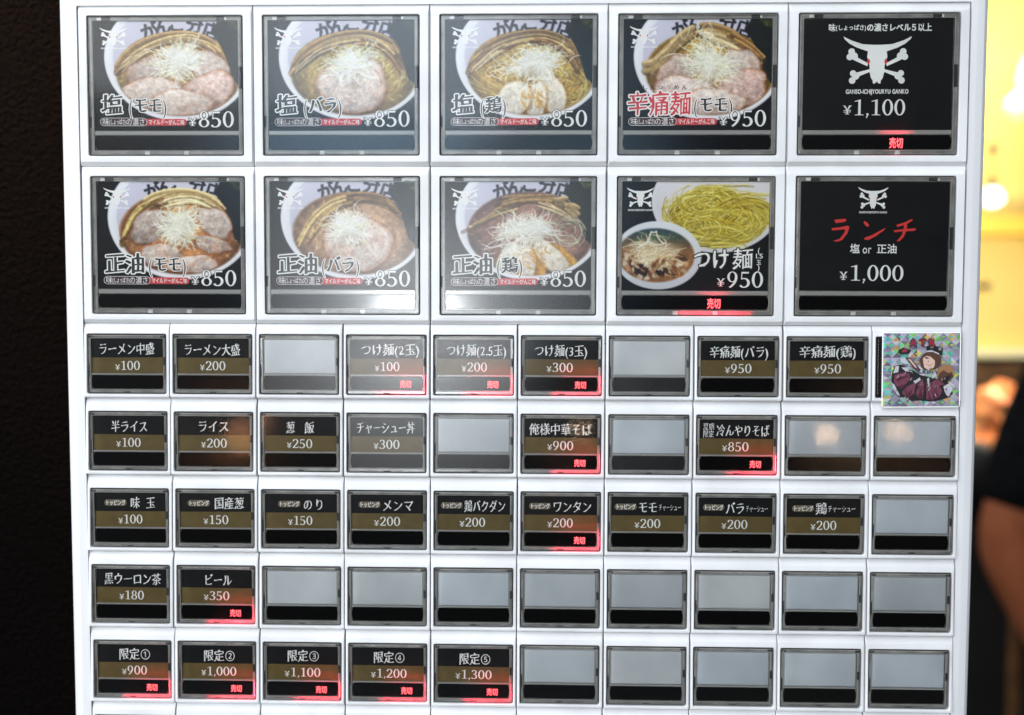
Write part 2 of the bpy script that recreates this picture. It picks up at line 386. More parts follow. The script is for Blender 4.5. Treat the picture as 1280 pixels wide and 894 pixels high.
# ------------------------------------------------------------------ printed food photographs (painted point by point)
GW, GH, ASP = 250, 186, 1.345
YY, XX = np.mgrid[0:GH, 0:GW]
UX = (XX / (GW - 1)) * ASP; VY = YY / (GH - 1)
PXS = 1.0 / (GH - 1)
class Pic:
    def __init__(s, base, seed):
        s.r = np.random.RandomState(seed); s.a = np.ones((GH, GW, 3)) * np.array(base, float)
    def noise(s, n):
        g = s.r.rand(int(n / ASP) + 3, n + 3); x = np.linspace(0, n, GW); y = np.linspace(0, n / ASP, GH)
        xi = x.astype(int); yi = y.astype(int); fx = x - xi; fy = y - yi
        fx = (fx * fx * (3 - 2 * fx))[None]; fy = (fy * fy * (3 - 2 * fy))[:, None]
        yi = yi[:, None]; xi = xi[None]
        return (g[yi, xi] * (1 - fx) + g[yi, xi + 1] * fx) * (1 - fy) + (g[yi + 1, xi] * (1 - fx) + g[yi + 1, xi + 1] * fx) * fy
    def fbm(s, n): return .5 * s.noise(n) + .3 * s.noise(2 * n) + .2 * s.noise(4 * n)
    def blend(s, m, c):
        m = m[..., None]; s.a = s.a * (1 - m) + np.asarray(c, float) * m
    def ell(s, cx, cy, rx, ry, ang=0, soft=1.0, wob=0):
        x = UX - cx * ASP; y = VY - cy; c, q = math.cos(ang), math.sin(ang)
        a = (x * c + y * q) / rx; b = (-x * q + y * c) / ry
        r = np.sqrt(a * a + b * b)
        if wob:
            t = np.arctan2(b, a); r = r + wob * (np.sin(3 * t + s.r.rand() * 6) + .6 * np.sin(5 * t + s.r.rand() * 6) + .4 * np.sin(8 * t + s.r.rand() * 6))
        return np.clip((1 - r) * min(rx, ry) / (PXS * soft) + .5, 0, 1), r
    def poly(s, pts):
        m = np.zeros((GH, GW), bool); p = [(u * ASP, v) for u, v in pts]
        for i in range(len(p)):
            x0, y0 = p[i - 1]; x1, y1 = p[i]
            if y0 == y1: continue
            cr = ((y0 > VY) != (y1 > VY)) & (UX < (x1 - x0) * (VY - y0) / (y1 - y0) + x0)
            m ^= cr
        return m.astype(float)
    def soft(s, m, n=1):
        for _ in range(n):
            q = np.pad(m, 1, mode='edge')
            m = (q[:-2, 1:-1] + q[2:, 1:-1] + q[1:-1, :-2] + q[1:-1, 2:] + 2 * m) / 6
        return m
    def stroke(s, pts, w, col, alpha=1.0, shade=0.35, taper=0.0, clip=None):
        p = np.array([(u * ASP, v) for u, v in pts]); wm = w * 1.3 + 2 * PXS
        x0 = int(max(0, (p[:, 0].min() - wm) / ASP * (GW - 1))); x1 = int(min(GW, (p[:, 0].max() + wm) / ASP * (GW - 1) + 2))
        y0 = int(max(0, (p[:, 1].min() - wm) * (GH - 1))); y1 = int(min(GH, (p[:, 1].max() + wm) * (GH - 1) + 2))
        if x1 <= x0 or y1 <= y0: return
        x = UX[y0:y1, x0:x1]; y = VY[y0:y1, x0:x1]
        best = np.full(x.shape, 9.0); tt = np.zeros(x.shape); sg = np.zeros(x.shape); n = len(p) - 1
        for i in range(n):
            d = p[i + 1] - p[i]; L = d @ d + 1e-12
            t = np.clip(((x - p[i, 0]) * d[0] + (y - p[i, 1]) * d[1]) / L, 0, 1)
            ex = x - p[i, 0] - t * d[0]; ey = y - p[i, 1] - t * d[1]; q = np.sqrt(ex * ex + ey * ey)
            k = q < best; best = np.where(k, q, best); tt = np.where(k, (i + t) / n, tt); sg = np.where(k, ey, sg)
        ww = w * (1 - taper * np.abs(2 * tt - 1) ** 2)
        m = np.clip((ww - best) / PXS + .5, 0, 1) * alpha
        if clip is not None: m = m * clip[y0:y1, x0:x1]
        sh = 1 - shade * np.clip(sg / (ww + 1e-6) * .7 + .3, -0.6, 1)
        c = np.clip(np.asarray(col, float) * sh[..., None], 0, 255)
        m = m[..., None]; s.a[y0:y1, x0:x1] = s.a[y0:y1, x0:x1] * (1 - m) + c * m
    def curve(s, p0, p1, bend, n=7):
        p0 = np.array(p0); p1 = np.array(p1); d = p1 - p0; nn = np.array([-d[1], d[0]])
        t = np.linspace(0, 1, n)[:, None]; return p0 + d * t + nn * (4 * bend * t * (1 - t))
    def glyphs(s, ch, u, v, size, ang, col, clip):
        g, f, N, _ = glyph(ch); g = g + N * 0.035 - np.array([.5, .38]); c, q = math.cos(ang), math.sin(ang)
        pu = u + (g[:, 0] * c + g[:, 1] * q) * size / ASP; pv = v - (-g[:, 0] * q + g[:, 1] * c) * size
        m = np.zeros((GH, GW))
        for k in f: m = np.maximum(m, s.poly([(pu[i], pv[i]) for i in k]))
        s.blend(s.soft(m, 1) * clip * .95, col)
    def grade(s):              # the contrast of a printed photograph
        for c in range(3): s.a[..., c] = .25 * s.a[..., c] + .75 * s.soft(s.a[..., c], 1)
        x = np.clip(s.a + s.r.randn(GH, GW, 1) * 2.0, 0, 255) / 255
        x = x * .45 + .55 * (x * x * (3 - 2 * x))
        m = x.mean(2, keepdims=True); return np.clip((m + (x - m) * 1.0) * 255, 0, 255)

def negi(P, cx, cy, rx, ry, n, white=(255, 255, 252), green=(226, 230, 176), clip=None, dark=(150, 138, 122)):
    r = P.r
    m, q = P.ell(cx + .01, cy + .035, rx * ASP * .74, ry * .80, 0, 16, .14); P.blend(m * .35, (90, 62, 42))
    m, q = P.ell(cx, cy, rx * ASP * .66, ry * .72, 0, 16, .16); P.blend(m * .8, np.array(white) * (.84 + .16 * P.fbm(40)[..., None]))
    for k in range(n):
        if k == 0: cl = [(r.randn() * .40 * rx, r.randn() * .36 * ry, r.uniform(.5, 1.1), r.rand() * 6.283) for _ in range(6)]
        gx, gy, gs, ga = cl[r.randint(6)]; a = r.rand() * 6.283; d = abs(r.randn()) * .40 * gs
        u = cx + gx + math.cos(a) * rx * d; v = cy + gy + math.sin(a) * ry * d
        an = (ga if r.rand() < .5 else math.atan2(v - cy, (u - cx))) + r.randn() * .7; ln = (.04 + .13 * r.rand() ** 1.6)
        e = (u + math.cos(an) * ln / ASP * 1.3, v + math.sin(an) * ln)
        c = P.curve((u, v), e, r.uniform(-.34, .34))
        w = r.uniform(.0022, .0050); t = r.rand() ** 5
        col = np.array(white) * (1 - t) + np.array(green) * t
        f = k / n
        if r.rand() < .34: P.stroke(c + np.array([.003, .007]), w, dark, .28, 0, .5)
        P.stroke(c, w, col * (r.uniform(.86, .98) + .06 * f), .82, .08, .6)
def smooth(pts, n=6):
    p = np.array(pts, float)
    if len(p) < 3: return p
    q = np.vstack([2 * p[0] - p[1], p, 2 * p[-1] - p[-2]]); out = []
    for i in range(1, len(q) - 2):
        for t in np.linspace(0, 1, n, endpoint=False):
            out.append(.5 * (2 * q[i] + (q[i + 1] - q[i - 1]) * t + (2 * q[i - 1] - 5 * q[i] + 4 * q[i + 1] - q[i + 2]) * t * t + (3 * q[i] - q[i - 1] - 3 * q[i + 1] + q[i + 2]) * t ** 3))
    return np.array(out + [p[-1]])
def menma(P, pts, w, col, n=9, wide=False):
    """a sheaf of thin bamboo shoot strips lying along pts"""
    base = smooth(pts); N = len(base); r = P.r
    P.stroke(base[::3] + np.array([.004, w * .5]), w * 1.0, (84, 56, 30), .45, 0, .35)
    for k in range(n):
        o = (k / (n - 1) - .5) * 1.7 * w * (1 if k % 2 else -1)
        i0 = r.randint(0, max(1, int(N * .3))); i1 = N - r.randint(0, max(1, int(N * .3)))
        q = base[i0:i1:2] + np.array([r.randn() * .006, o]); q = q + np.stack([np.zeros(len(q)), r.randn() * .012 * np.linspace(-1, 1, len(q))], 1)
        c = np.array(col) * r.uniform(.72, 1.1) + np.array([18, 20, 22]) * r.rand()
        ww = w * (r.uniform(.22, .42) if not wide else r.uniform(.45, .7))
        P.stroke(q + np.array([.002, ww * .8]), ww, np.array(c) * .5, .45, 0, .25)
        P.stroke(q, ww, c, .92, .30, .2)
        P.stroke(q + np.array([0, -ww * .35]), ww * .22, np.clip(np.array(c) * 1.22 + 12, 0, 255), .6, 0, .5)
def meat(P, cx, cy, rx, ry, ang, base, rim, wob=.06, streak=(250, 236, 226)):
    cl = getattr(P, 'clip', 1.0); st = P.r.get_state(); m, q = P.ell(cx + .006, cy + .016, rx * 1.02, ry * 1.02, ang, 9, wob); P.blend(m * .5 * cl, (84, 54, 34))
    P.r.set_state(st); m, q = P.ell(cx, cy, rx, ry, ang, 3, wob); m = m * cl
    f = P.fbm(16)[..., None]; g = P.noise(60)[..., None]; h = P.fbm(5)[..., None]
    c = np.array(base) * (.88 + .18 * f) * (.95 + .10 * g) * (.90 + .2 * h)
    dx = math.cos(ang + 1.2); dy = math.sin(ang + 1.2)
    fl = np.sin((UX * dx + VY * dy) * 70 + P.fbm(6) * 14)
    k = np.clip((fl - .45) * 1.6, 0, 1)[..., None] * np.clip((P.fbm(7) - .40) * 5, 0, 1)[..., None] * .46; c = c * (1 - k) + np.array(streak) * k
    k = np.clip((P.fbm(8) - .56) * 7, 0, 1)[..., None] * .30; c = c * (1 - k) + np.array((184, 138, 114)) * k
    lit = np.clip(((cy - VY) / ry) * .5 + .5, 0, 1)[..., None]; c = c * (.80 + .27 * lit)
    e = np.clip((q - .82) / .18, 0, 1)[..., None] ** 1.5; c = c * (1 - e * .85) + np.array(rim) * (.62 + .5 * f) * e * .85
    P.blend(m, np.clip(c, 0, 255))
    for j in range(5):        # wet highlights
        t = P.r.rand() * 6.28; d = P.r.rand() * .7; u = cx + math.cos(t) * rx * d / ASP; v = cy + math.sin(t) * ry * d
        P.stroke(P.curve((u, v), (u + P.r.uniform(-.03, .03), v + P.r.uniform(-.01, .02)), .2, 4), P.r.uniform(.002, .004), (255, 248, 242), .55, 0, .6)
def noodles(P, cx, cy, rx, ry, n, cols, w, turn=(0, 6.283), clip=None, jit=.25):
    for k in range(n):
        a = P.r.uniform(*turn); d = .2 + .8 * math.sqrt(P.r.rand()); sp = P.r.uniform(.5, 1.5); px = P.r.randn() * jit * .3
        t = np.linspace(a, a + sp, 9); dd = d * (1 + P.r.uniform(-jit, jit) * np.linspace(0, 1, 9))
        pts = np.stack([cx + px * rx + np.cos(t) * rx * dd, cy + np.sin(t) * ry * dd], 1)
        c = np.array(cols[P.r.randint(len(cols))]) * P.r.uniform(.8, 1.08)
        if P.r.rand() < .5: P.stroke(pts + np.array([.0, .010]), w * .8, np.array(c) * .5, .45, 0, 0, clip)
        P.stroke(pts, w * P.r.uniform(.7, 1.1), c, .92, .25, 0, clip)

def ramen(kind, soup, seed, meatc=(222, 206, 196)):
    P = Pic((13, 15, 21), seed)
    P.a *= (.8 + .5 * P.fbm(5))[..., None]
    # bowl: rim ellipse, inner wall, soup surface
    bo, bq = P.ell(.585, .335, .525 * ASP * .985, .575, .03, 1.6)
    wall = np.array((232, 232, 240)) * (1 - .12 * np.clip(VY * 1.6 - .55, 0, 1))[..., None]
    P.blend(bo, wall)
    inn, iq = P.ell(.60, .33, .470 * ASP, .515, .03, 3)
    P.blend(inn, np.array((198, 196, 212)) * (.90 + .12 * (1 - VY))[..., None])
    edge = np.clip(1 - np.abs(bq - .955) / .03, 0, 1) * bo; P.blend(edge * .6, (250, 250, 252))
    # printed characters on the inner wall of the bowl
    for ch, u, v, a in (('が', .385, .085, -.30), ('ん', .475, .045, -.16), ('こ', .575, .022, -.02), ('分', .70, .030, .14), ('店', .815, .085, .30)):
        P.glyphs(ch, u, v, .165, a, (38, 38, 46), inn)
    so, sq = P.ell(.585, .475, .435 * ASP, .385, .03, 3)
    f = P.fbm(7)[..., None]; f2 = P.fbm(26)[..., None]; sc = np.array(soup) * (.80 + .42 * f) * (.88 + .26 * f2)
    rimd = np.clip((sq - .70) / .30, 0, 1)[..., None]; sc = sc * (1 - .34 * rimd)
    P.clip = so; P.blend(so, np.clip(sc, 0, 255))
    P.blend(np.clip(1 - np.abs(sq - .985) / .02, 0, 1) * inn * .6, np.clip(np.array(soup) * 1.15, 0, 255))
    for k in range(120):      # oil drops and glints
        t = P.r.rand() * 6.28; d = math.sqrt(P.r.rand()) * .95; u = .585 + math.cos(t) * .43 * d; v = .475 + math.sin(t) * .38 * d
        m, q = P.ell(u, v, P.r.uniform(.004, .016), P.r.uniform(.003, .010), 0, 1.5)
        P.blend(m * so * P.r.uniform(.2, .6), np.clip(np.array(soup) * P.r.uniform(1.15, 1.55) + 24, 0, 255))
    gold = [(222, 200, 126), (206, 176, 98), (234, 216, 152), (184, 152, 84)]
    if kind == 'bara': noodles(P, .60, .44, .36, .28, 170, gold, .0036, (2.6, 6.6), so, .5); noodles(P, .72, .33, .16, .13, 90, gold, .0036, clip=so, jit=.6)
    if kind == 'tori': noodles(P, .62, .44, .34, .26, 230, gold, .0036, clip=so, jit=.6); noodles(P, .86, .60, .12, .16, 110, gold, .0038, clip=so, jit=.6)
    if kind == 'thick': noodles(P, .42, .30, .14, .08, 60, gold, .0036, clip=so, jit=.6)
    # dark seaweed sheet at the top right
    nm = P.soft(P.poly([(.865, -.02), (1.02, -.02), (1.02, .60), (.955, .52), (.915, .33), (.87, .2), (.815, .10)]), 2)
    P.blend(nm, np.array((24, 31, 30)) * (.6 + .9 * P.fbm(22))[..., None])
    nm2 = P.soft(P.poly([(.90, -.02), (1.02, -.02), (1.02, .09), (.955, .06)]), 2); P.blend(nm2 * .6, np.array((92, 102, 52)) * (.5 + P.noise(50))[..., None])
    mc = [(214, 182, 128), (190, 154, 102), (226, 198, 150), (172, 134, 84)]
    if kind in ('momo', 'bara', 'tori'):
        menma(P, [(.15, .45), (.20, .35), (.29, .25), (.41, .175), (.54, .135), (.66, .13), (.78, .17), (.87, .26), (.915, .40)], .045, mc[1], 12)
        menma(P, [(.22, .36), (.32, .27), (.44, .20), (.56, .165), (.68, .165), (.79, .22), (.87, .32)], .030, mc[0], 9)
        menma(P, [(.17, .46), (.235, .39), (.34, .29), (.46, .225)], .030, mc[2], 6)
        menma(P, [(.58, .19), (.70, .20), (.80, .27), (.87, .38), (.90, .47)], .026, mc[3], 7)
    if kind == 'thick':
        menma(P, [(.14, .44), (.20, .42), (.28, .33), (.36, .21), (.44, .13), (.52, .085)], .050, mc[0], 5, True)
        menma(P, [(.48, .10), (.60, .085), (.73, .135), (.80, .2)], .036, mc[1], 5, True)
        menma(P, [(.52, .13), (.66, .17), (.80, .27), (.92, .42)], .042, mc[2], 6, True)
        menma(P, [(.70, .14), (.84, .24), (.945, .36)], .030, mc[3], 5, True)
    if kind == 'stick':
        menma(P, [(.30, .26), (.40, .17), (.54, .12), (.70, .125), (.84, .20), (.92, .33)], .052, mc[0], 11)
        menma(P, [(.42, .22), (.56, .165), (.70, .165), (.84, .25)], .036, mc[2], 8)
        menma(P, [(.15, .575), (.205, .44), (.255, .31), (.33, .215), (.45, .15)], .026, (208, 180, 116), 4, True)
        menma(P, [(.155, .59), (.17, .56), (.19, .51)], .022, (150, 116, 64), 3, True)
    if kind == 'stick2':
        menma(P, [(.36, .24), (.50, .16), (.66, .14), (.80, .18), (.90, .30)], .042, mc[3], 9)
        menma(P, [(.19, .56), (.245, .42), (.31, .30), (.42, .19), (.56, .13)], .032, mc[0], 4, True)
        menma(P, [(.26, .56), (.33, .38), (.42, .26), (.56, .19)], .028, mc[1], 4, True)
    if kind == 'soytori':
        menma(P, [(.11, .45), (.24, .37), (.36, .28), (.48, .22), (.60, .135)], .026, mc[0], 4, True)
        menma(P, [(.34, .21), (.50, .155), (.66, .145), (.80, .17)], .030, mc[1], 6, True)
        menma(P, [(.64, .20), (.78, .27), (.90, .36)], .024, mc[2], 4, True)
        for k in range(2): menma(P, [(.75 + .07 * k, .165 + .06 * k), (.80 + .07 * k, .18 + .065 * k), (.85 + .07 * k, .21 + .08 * k)], .034, mc[0], 3, True)
        noodles(P, .84, .46, .12, .14, 60, [(206, 200, 176), (180, 172, 146)], .004, clip=so)
    pk = np.array(meatc)
    if kind in ('momo', 'thick'):
        meat(P, .36, .47, .20, .14, -.5, pk * .92, (172, 128, 106))
        meat(P, .80, .42, .19, .15, .6, pk * .98, (176, 128, 104))
        meat(P, .42, .66, .29, .16, .10, pk * 1.02, (196, 152, 128))
        meat(P, .79, .63, .26, .17, -.35, pk * .97 + np.array([4, -10, -10]), (206, 150, 112))
        meat(P, .60, .745, .30, .125, 0.0, pk * 1.03, (204, 160, 134))
        for k in range(26):
            u, v = P.r.uniform(.60, .92), P.r.uniform(.48, .76)
            P.stroke(P.curve((u, v), (u + P.r.uniform(-.08, .08), v + P.r.uniform(-.03, .05)), .3), .004, (250, 232, 222), .5, 0, .6, so)
    if kind == 'stick':
        meat(P, .36, .42, .20, .15, -.6, pk * .84, (150, 104, 84))
        meat(P, .82, .38, .18, .13, .7, pk * .96, (170, 124, 100))
        meat(P, .46, .70, .24, .12, .25, pk * .94, (176, 110, 74))
        meat(P, .80, .58, .18, .08, .2, pk * .88, (170, 104, 66))
        meat(P, .66, .765, .26, .085, -.05, pk * .96, (180, 114, 76))
        m, q = P.ell(.83, .61, .055, .042, 0, 2, .05); P.blend(m * .6, (214, 176, 160))
        for k in range(60):
            t = P.r.rand() * 6.28; d = math.sqrt(P.r.rand()) * .9
            P.stroke(P.curve((.56 + math.cos(t) * .38 * d, .60 + math.sin(t) * .24 * d), (.57 + math.cos(t + .2) * .38 * d, .60 + math.sin(t + .2) * .24 * d), .2), .003, (236, 168, 92), .5, 0, .5, so)
    if kind in ('bara', 'stick2'):
        cx, cy = (.575, .58) if kind == 'bara' else (.60, .57)
        meat(P, cx, cy, .31 * ASP * .78, .265, .05, pk * 1.05, (190, 146, 118), .035)
        for k in range(46):
            t = P.r.rand() * 6.28; d = P.r.uniform(.25, .95)
            tt = np.linspace(t, t + P.r.uniform(.3, .9), 7)
            P.stroke(np.stack([cx + np.cos(tt) * .285 * .77 * d, cy + np.sin(tt) * .25 * d], 1), .005, P.r.choice([0, 1]) and (246, 232, 226) or (196, 150, 138), .45, 0, .5)
    if kind in ('tori', 'soytori'):
        sl = [(.735, .68, .115, .20, -.30), (.62, .73, .095, .18, .12), (.465, .72, .15, .19, .55)] if kind == 'tori' else [(.43, .73, .10, .19, .45), (.56, .76, .085, .19, .05), (.73, .70, .10, .23, -.80)]
        for (u, v, a, b, an) in sl:
            if kind == 'soytori':
                m, q = P.ell(u + .07, v + .03, a, b, an, 4, .05); P.blend(m * .9 * so, np.array((206, 158, 66)) * (.75 + .5 * P.fbm(30))[..., None])
            meat(P, u, v, a, b, an, (246, 236, 220), (206, 168, 116), .025, (252, 248, 240))
        for k in range(22):
            u, v = P.r.uniform(.52, .70), P.r.uniform(.58, .74)
            P.stroke(P.curve((u, v), (u + .03, v + .07), .3), .007, (206, 150, 62), .5, .2, .5)
    c = {'momo': (.59, .37, .145, .18), 'bara': (.56, .43, .145, .16), 'tori': (.60, .40, .155, .16), 'thick': (.59, .42, .15, .19), 'stick': (.57, .43, .145, .18), 'stick2': (.53, .43, .145, .17), 'soytori': (.61, .45, .18, .135)}[kind]
    wh = (255, 255, 252) if kind not in ('stick', 'thick') else (252, 251, 240)
    negi(P, *c, 330, wh)
    tex = (.84 + .30 * P.fbm(34)) * (.92 + .16 * P.noise(90)); P.a *= (1 - so * (1 - tex))[..., None]
    negi(P, c[0], c[1] - .02, c[2] * .62, c[3] * .6, 90, wh)
    # the rim of the bowl in front
    fr = np.clip(1 - np.abs(bq - .965) / .022, 0, 1) * bo * np.clip((VY - .42) * 5, 0, 1); P.blend(fr * .8, (246, 246, 250))
    return P.grade()
def dipping(seed):
    P = Pic((15, 19, 23), seed); P.a *= (.8 + .5 * P.fbm(4))[..., None]
    bo, bq = P.ell(.64, .19, .45 * ASP * .98, .46, .05, 1.6); P.blend(bo, np.array((222, 220, 226)) * (1 - .12 * VY)[..., None])
    inn, iq = P.ell(.63, .17, .41 * ASP, .40, .05, 6); P.blend(inn * .8, np.array((206, 202, 206)) * (1.04 - .25 * VY)[..., None])
    m, q = P.ell(.675, .335, .33 * ASP, .25, .12, 5, .05); P.blend(m * inn, np.array((140, 116, 36)) * (.55 + .7 * P.fbm(9))[..., None])
    m2, q2 = P.ell(.60, .18, .20 * ASP * .8, .14, .1, 6, .06); P.blend(m2, np.array((150, 126, 40)) * (.6 + .6 * P.fbm(9))[..., None])
    ns = [(230, 210, 104), (212, 190, 80), (240, 226, 140), (190, 168, 66), (242, 228, 132)]
    bn, _q = P.ell(.64, .19, .415 * ASP * .98, .425, .05, 3)
    noodles(P, .68, .34, .32, .23, 520, ns, .0042, clip=bn, jit=.6); noodles(P, .60, .19, .18, .13, 220, ns, .0042, clip=bn, jit=.6); noodles(P, .76, .34, .18, .16, 200, ns, .0042, clip=bn, jit=.7); noodles(P, .52, .42, .12, .10, 120, ns, .0042, clip=bn, jit=.7)
    for k in range(5):
        y = .28 + .07 * k; P.stroke(P.curve((.44 + .04 * k, y + .02), (.86, y + .08 + .03 * (k % 2)), -.16, 10), .009, ns[k], .6, .3, .4)
    bo, bq = P.ell(.245, .675, .30 * ASP, .315, .04, 1.6); P.blend(np.clip(bo, 0, 1), np.array((226, 229, 236)) * (1.03 - .16 * VY)[..., None])
    so, sq = P.ell(.235, .675, .262 * ASP, .250, .04, 3)
    c = np.array((150, 112, 78)) * (.7 + .6 * P.fbm(9))[..., None]; t = np.clip((.66 - VY) * 5, 0, 1)[..., None]
    c = c * (1 - t) + np.array((66, 84, 88)) * (.7 + .6 * P.fbm(16))[..., None] * t; P.blend(so, np.clip(c, 0, 255))
    for k in range(40):
        u, v = P.r.uniform(.02, .45), P.r.uniform(.68, .88)
        m, q = P.ell(u, v, P.r.uniform(.02, .05), P.r.uniform(.015, .03), P.r.rand() * 3, 3, .12)
        P.blend(m * so * .85, np.array([(196, 160, 124), (84, 66, 58), (214, 190, 160), (150, 104, 70), (228, 214, 196)][k % 5]) * P.r.uniform(.8, 1.1))
    negi(P, .21, .645, .19, .13, 300, (248, 236, 206), (226, 190, 128), dark=(70, 44, 30))
    for k in range(26):       # chunks of meat and aubergine on top
        t = P.r.rand() * 6.28; d = math.sqrt(P.r.rand()); u, v = .22 + .19 * d * math.cos(t), .79 + .075 * d * math.sin(t); an = P.r.rand() * 3; aa, bb = P.r.uniform(.018, .04), P.r.uniform(.012, .024)
        m, q = P.ell(u + .004, v + .010, aa, bb, an, 3, .14); P.blend(m * so * .5, (50, 34, 26))
        m, q = P.ell(u, v, aa, bb, an, 2.5, .14); P.blend(m * so * .95, np.array([(186, 146, 112), (46, 36, 40), (222, 200, 172), (140, 92, 60), (70, 52, 48)][k % 5]) * (.7 + .5 * P.fbm(30))[..., None])
    for k in range(18):
        u, v = P.r.uniform(.08, .38), P.r.uniform(.46, .55); P.stroke(P.curve((u, v), (u + .03, v + .015), .3, 4), .006, (96, 132, 92), .6, .1, .4, so)
    for p in ([(.17, .57), (.20, .46), (.235, .455), (.28, .56)], [(.12, .60), (.18, .55), (.30, .56)]):
        P.stroke(P.curve(p[0], p[1], 0), .007, (246, 240, 222), 1, .2); P.stroke(P.curve(p[1], p[2], .2), .006, (240, 232, 210), 1, .2)
        if len(p) > 3: P.stroke(P.curve(p[2], p[3], .1), .006, (240, 232, 210), 1, .2)
    return P.grade()
M_photo = mat('food_photo_print', (1, 1, 1), 0.5, spec=.15)
def photo_nodes(m):
    n, l, b = nodes(m); a = n.new('ShaderNodeAttribute'); a.attribute_name = 'print'
    l.new(a.outputs['Color'], b.inputs['Base Color'])
photo_nodes(M_photo)
def photo_mesh(name, img, x0, y0, x1, y1, z, m=None):
    h, w = img.shape[:2]
    gx = np.linspace(x0, x1, w) / 1000; gy = np.linspace(y1, y0, h) / 1000
    co = np.zeros((h, w, 3)); co[..., 0] = gx[None]; co[..., 1] = -z / 1000; co[..., 2] = gy[:, None]
    i = (np.arange(h - 1)[:, None] * w + np.arange(w - 1)[None]).ravel()
    f = np.stack([i, i + w, i + w + 1, i + 1], 1)
    me = bpy.data.meshes.new(name); me.vertices.add(h * w); me.vertices.foreach_set('co', co.ravel())
    me.loops.add(f.size); me.loops.foreach_set('vertex_index', f.ravel())
    me.polygons.add(len(f)); me.polygons.foreach_set('loop_start', np.arange(len(f)) * 4)
    me.polygons.foreach_set('loop_total', np.full(len(f), 4)); me.update(calc_edges=True)
    at_ = me.color_attributes.new('print', 'FLOAT_COLOR', 'POINT')
    c = np.ones((h * w, 4), np.float32); c[:, :3] = lin(img.reshape(-1, 3)) * 0.95
    at_.data.foreach_set('color', c.ravel()); me.materials.append(m or M_photo); return me

# ------------------------------------------------------------------ the ticket machine: cabinet
BW, BH = 1.7619 * P, 1.5541 * P; SW, SH = 0.9077 * P, 0.6786 * P
BPX, BPY, SPY = 1.9977 * P, 1.7953 * P, 0.897 * P
BX0, BY0 = 0.0787 * P, 3.5896 * P
TX0, TX1 = -1.55, 328.55                                  # the field of buttons
TYT = BY0 + 4.0; TYB = -(6 * SPY) - 4
lt, lb = on_panel(70, 20)[0], on_panel(91.5, 885)[0]; rt, rb = on_panel(1238, 20)[0], on_panel(1213, 885)[0]
XL, XR = (lt + lb) / 2, (rt + rb) / 2
machine = bpy.data.objects.new('ticket_machine', None); C.objects.link(machine)
machine.location = (0, 0.15, 0)
tag(machine, 'white ramen ticket vending machine with rows of picture buttons and red sold out lights', 'vending machine')
ML = Vector(machine.location)
def Lc(p): return W(p) - ML
b = MB()
yt, yb = 260.0, -Z0 * 1000
def crr(i, z): return rr(XL + i, yb, XR - i, yt, 3, z, 4)
# outer shell with rounded front edges, then the front face ring and the recess behind the buttons
cons = [[(x, y, -290) for x, y, _ in rr(XL, yb, XR, yt, 3, 0, 5)], [(x, y, -7.0) for x, y, _ in rr(XL, yb, XR, yt, 3, 0, 5)]]  
for a in (20, 45, 70, 90):
    i = 3.0 * (1 - math.cos(R(a))); cons.append(rr(XL + i, yb + i, XR - i, yt - i, 3, -3.5 + 3.2 * math.sin(R(a)), 5))
cons.append(rr(XL + 4.2, yb + 5, XR - 4.6, yt - 5, 3, -0.06, 5))
cons.append(rr(TX0, TYB, TX1, TYT, 0.6, 0.05, 5)); cons.append(rr(TX0, TYB, TX1, TYT, 0.6, -7, 5))
b.loft(cons, M_frame, cap0=True, cap1=True)
def L_obj(mb, name, smooth=False): return mb.build(name, machine, Lc((0, 0, 0)), smooth)
cab = L_obj(b, 'cabinet', False)
b = MB()                       # dark seam strip along the left edge of the door
b.loft([rr(XL - 0.55, yb, XL + 0.4, yt, .2, -30, 2), rr(XL - 0.55, yb, XL + 0.4, yt, .2, -12.0, 2)], M_caselip, cap1=True)
L_obj(b, 'door_seam')
b = MB(); b.box(XL + 7, TYT + 2.2, XR - 9.5, TYT + 3.2, -1.0, 0.45, M_white, 0.3); L_obj(b, 'top_trim')

# ------------------------------------------------------------------ shared button meshes
def tile_mesh(hw, hh, px, top, bot, big, seam):
    """white bezel, tilted forward towards its lower ledge; local origin is the casing centre"""
    mb = MB(); T = hh + top; Bo = -hh - bot; X = px / 2 - seam
    def plane(x, y): t = (y + hh) / (2 * hh); return 0.95 - 0.85 * t if not big else 0.75 - 0.45 * t
    zt = -1.25 if not big else -0.9
    def edge(x, y):
        t = min(1, max(0, (y - Bo) / (T - Bo))); return (-0.75 + (zt + 0.75) * t) if not big else (-0.7 + (zt + .7) * t)
    def lip(x, y): return plane(x, y)
    cx, ct, cb = (0.15, 2.3, 0.75) if not big else (0.45, 1.0, 1.25)
    back = rr(-X, Bo, X, T, 0.3, -7.0, 4); e0 = rr(-X, Bo, X, T, 0.3, edge, 4)
    e1 = rr(-X + cx, Bo + bot * 0.38, X - cx, T - (top - ct), 0.5, lambda x, y: plane(x, y) - 0.12, 4)
    e2 = rr(-hw - 0.75, -hh - cb, hw + 0.75, hh + min(ct, 0.9), 0.9, plane, 4)
    e3 = rr(-hw - 0.40, -hh - 0.40, hw + 0.40, hh + 0.40, 0.8, plane, 4)
    e4 = rr(-hw - 0.22, -hh - 0.22, hw + 0.22, hh + 0.22, 0.7, lambda x, y: plane(x, y) - 0.35, 4)
    e5 = rr(-hw - 0.22, -hh - 0.22, hw + 0.22, hh + 0.22, 0.7, -6.0, 4)
    mb.loft([back, e0, e1, e2, e3, e4, e5], M_white)
    return mb.mesh('menu_button')
def frac(hw, hh):
    return (lambda u: -hw + 2 * hw * u), (lambda v: hh - 2 * hh * v)
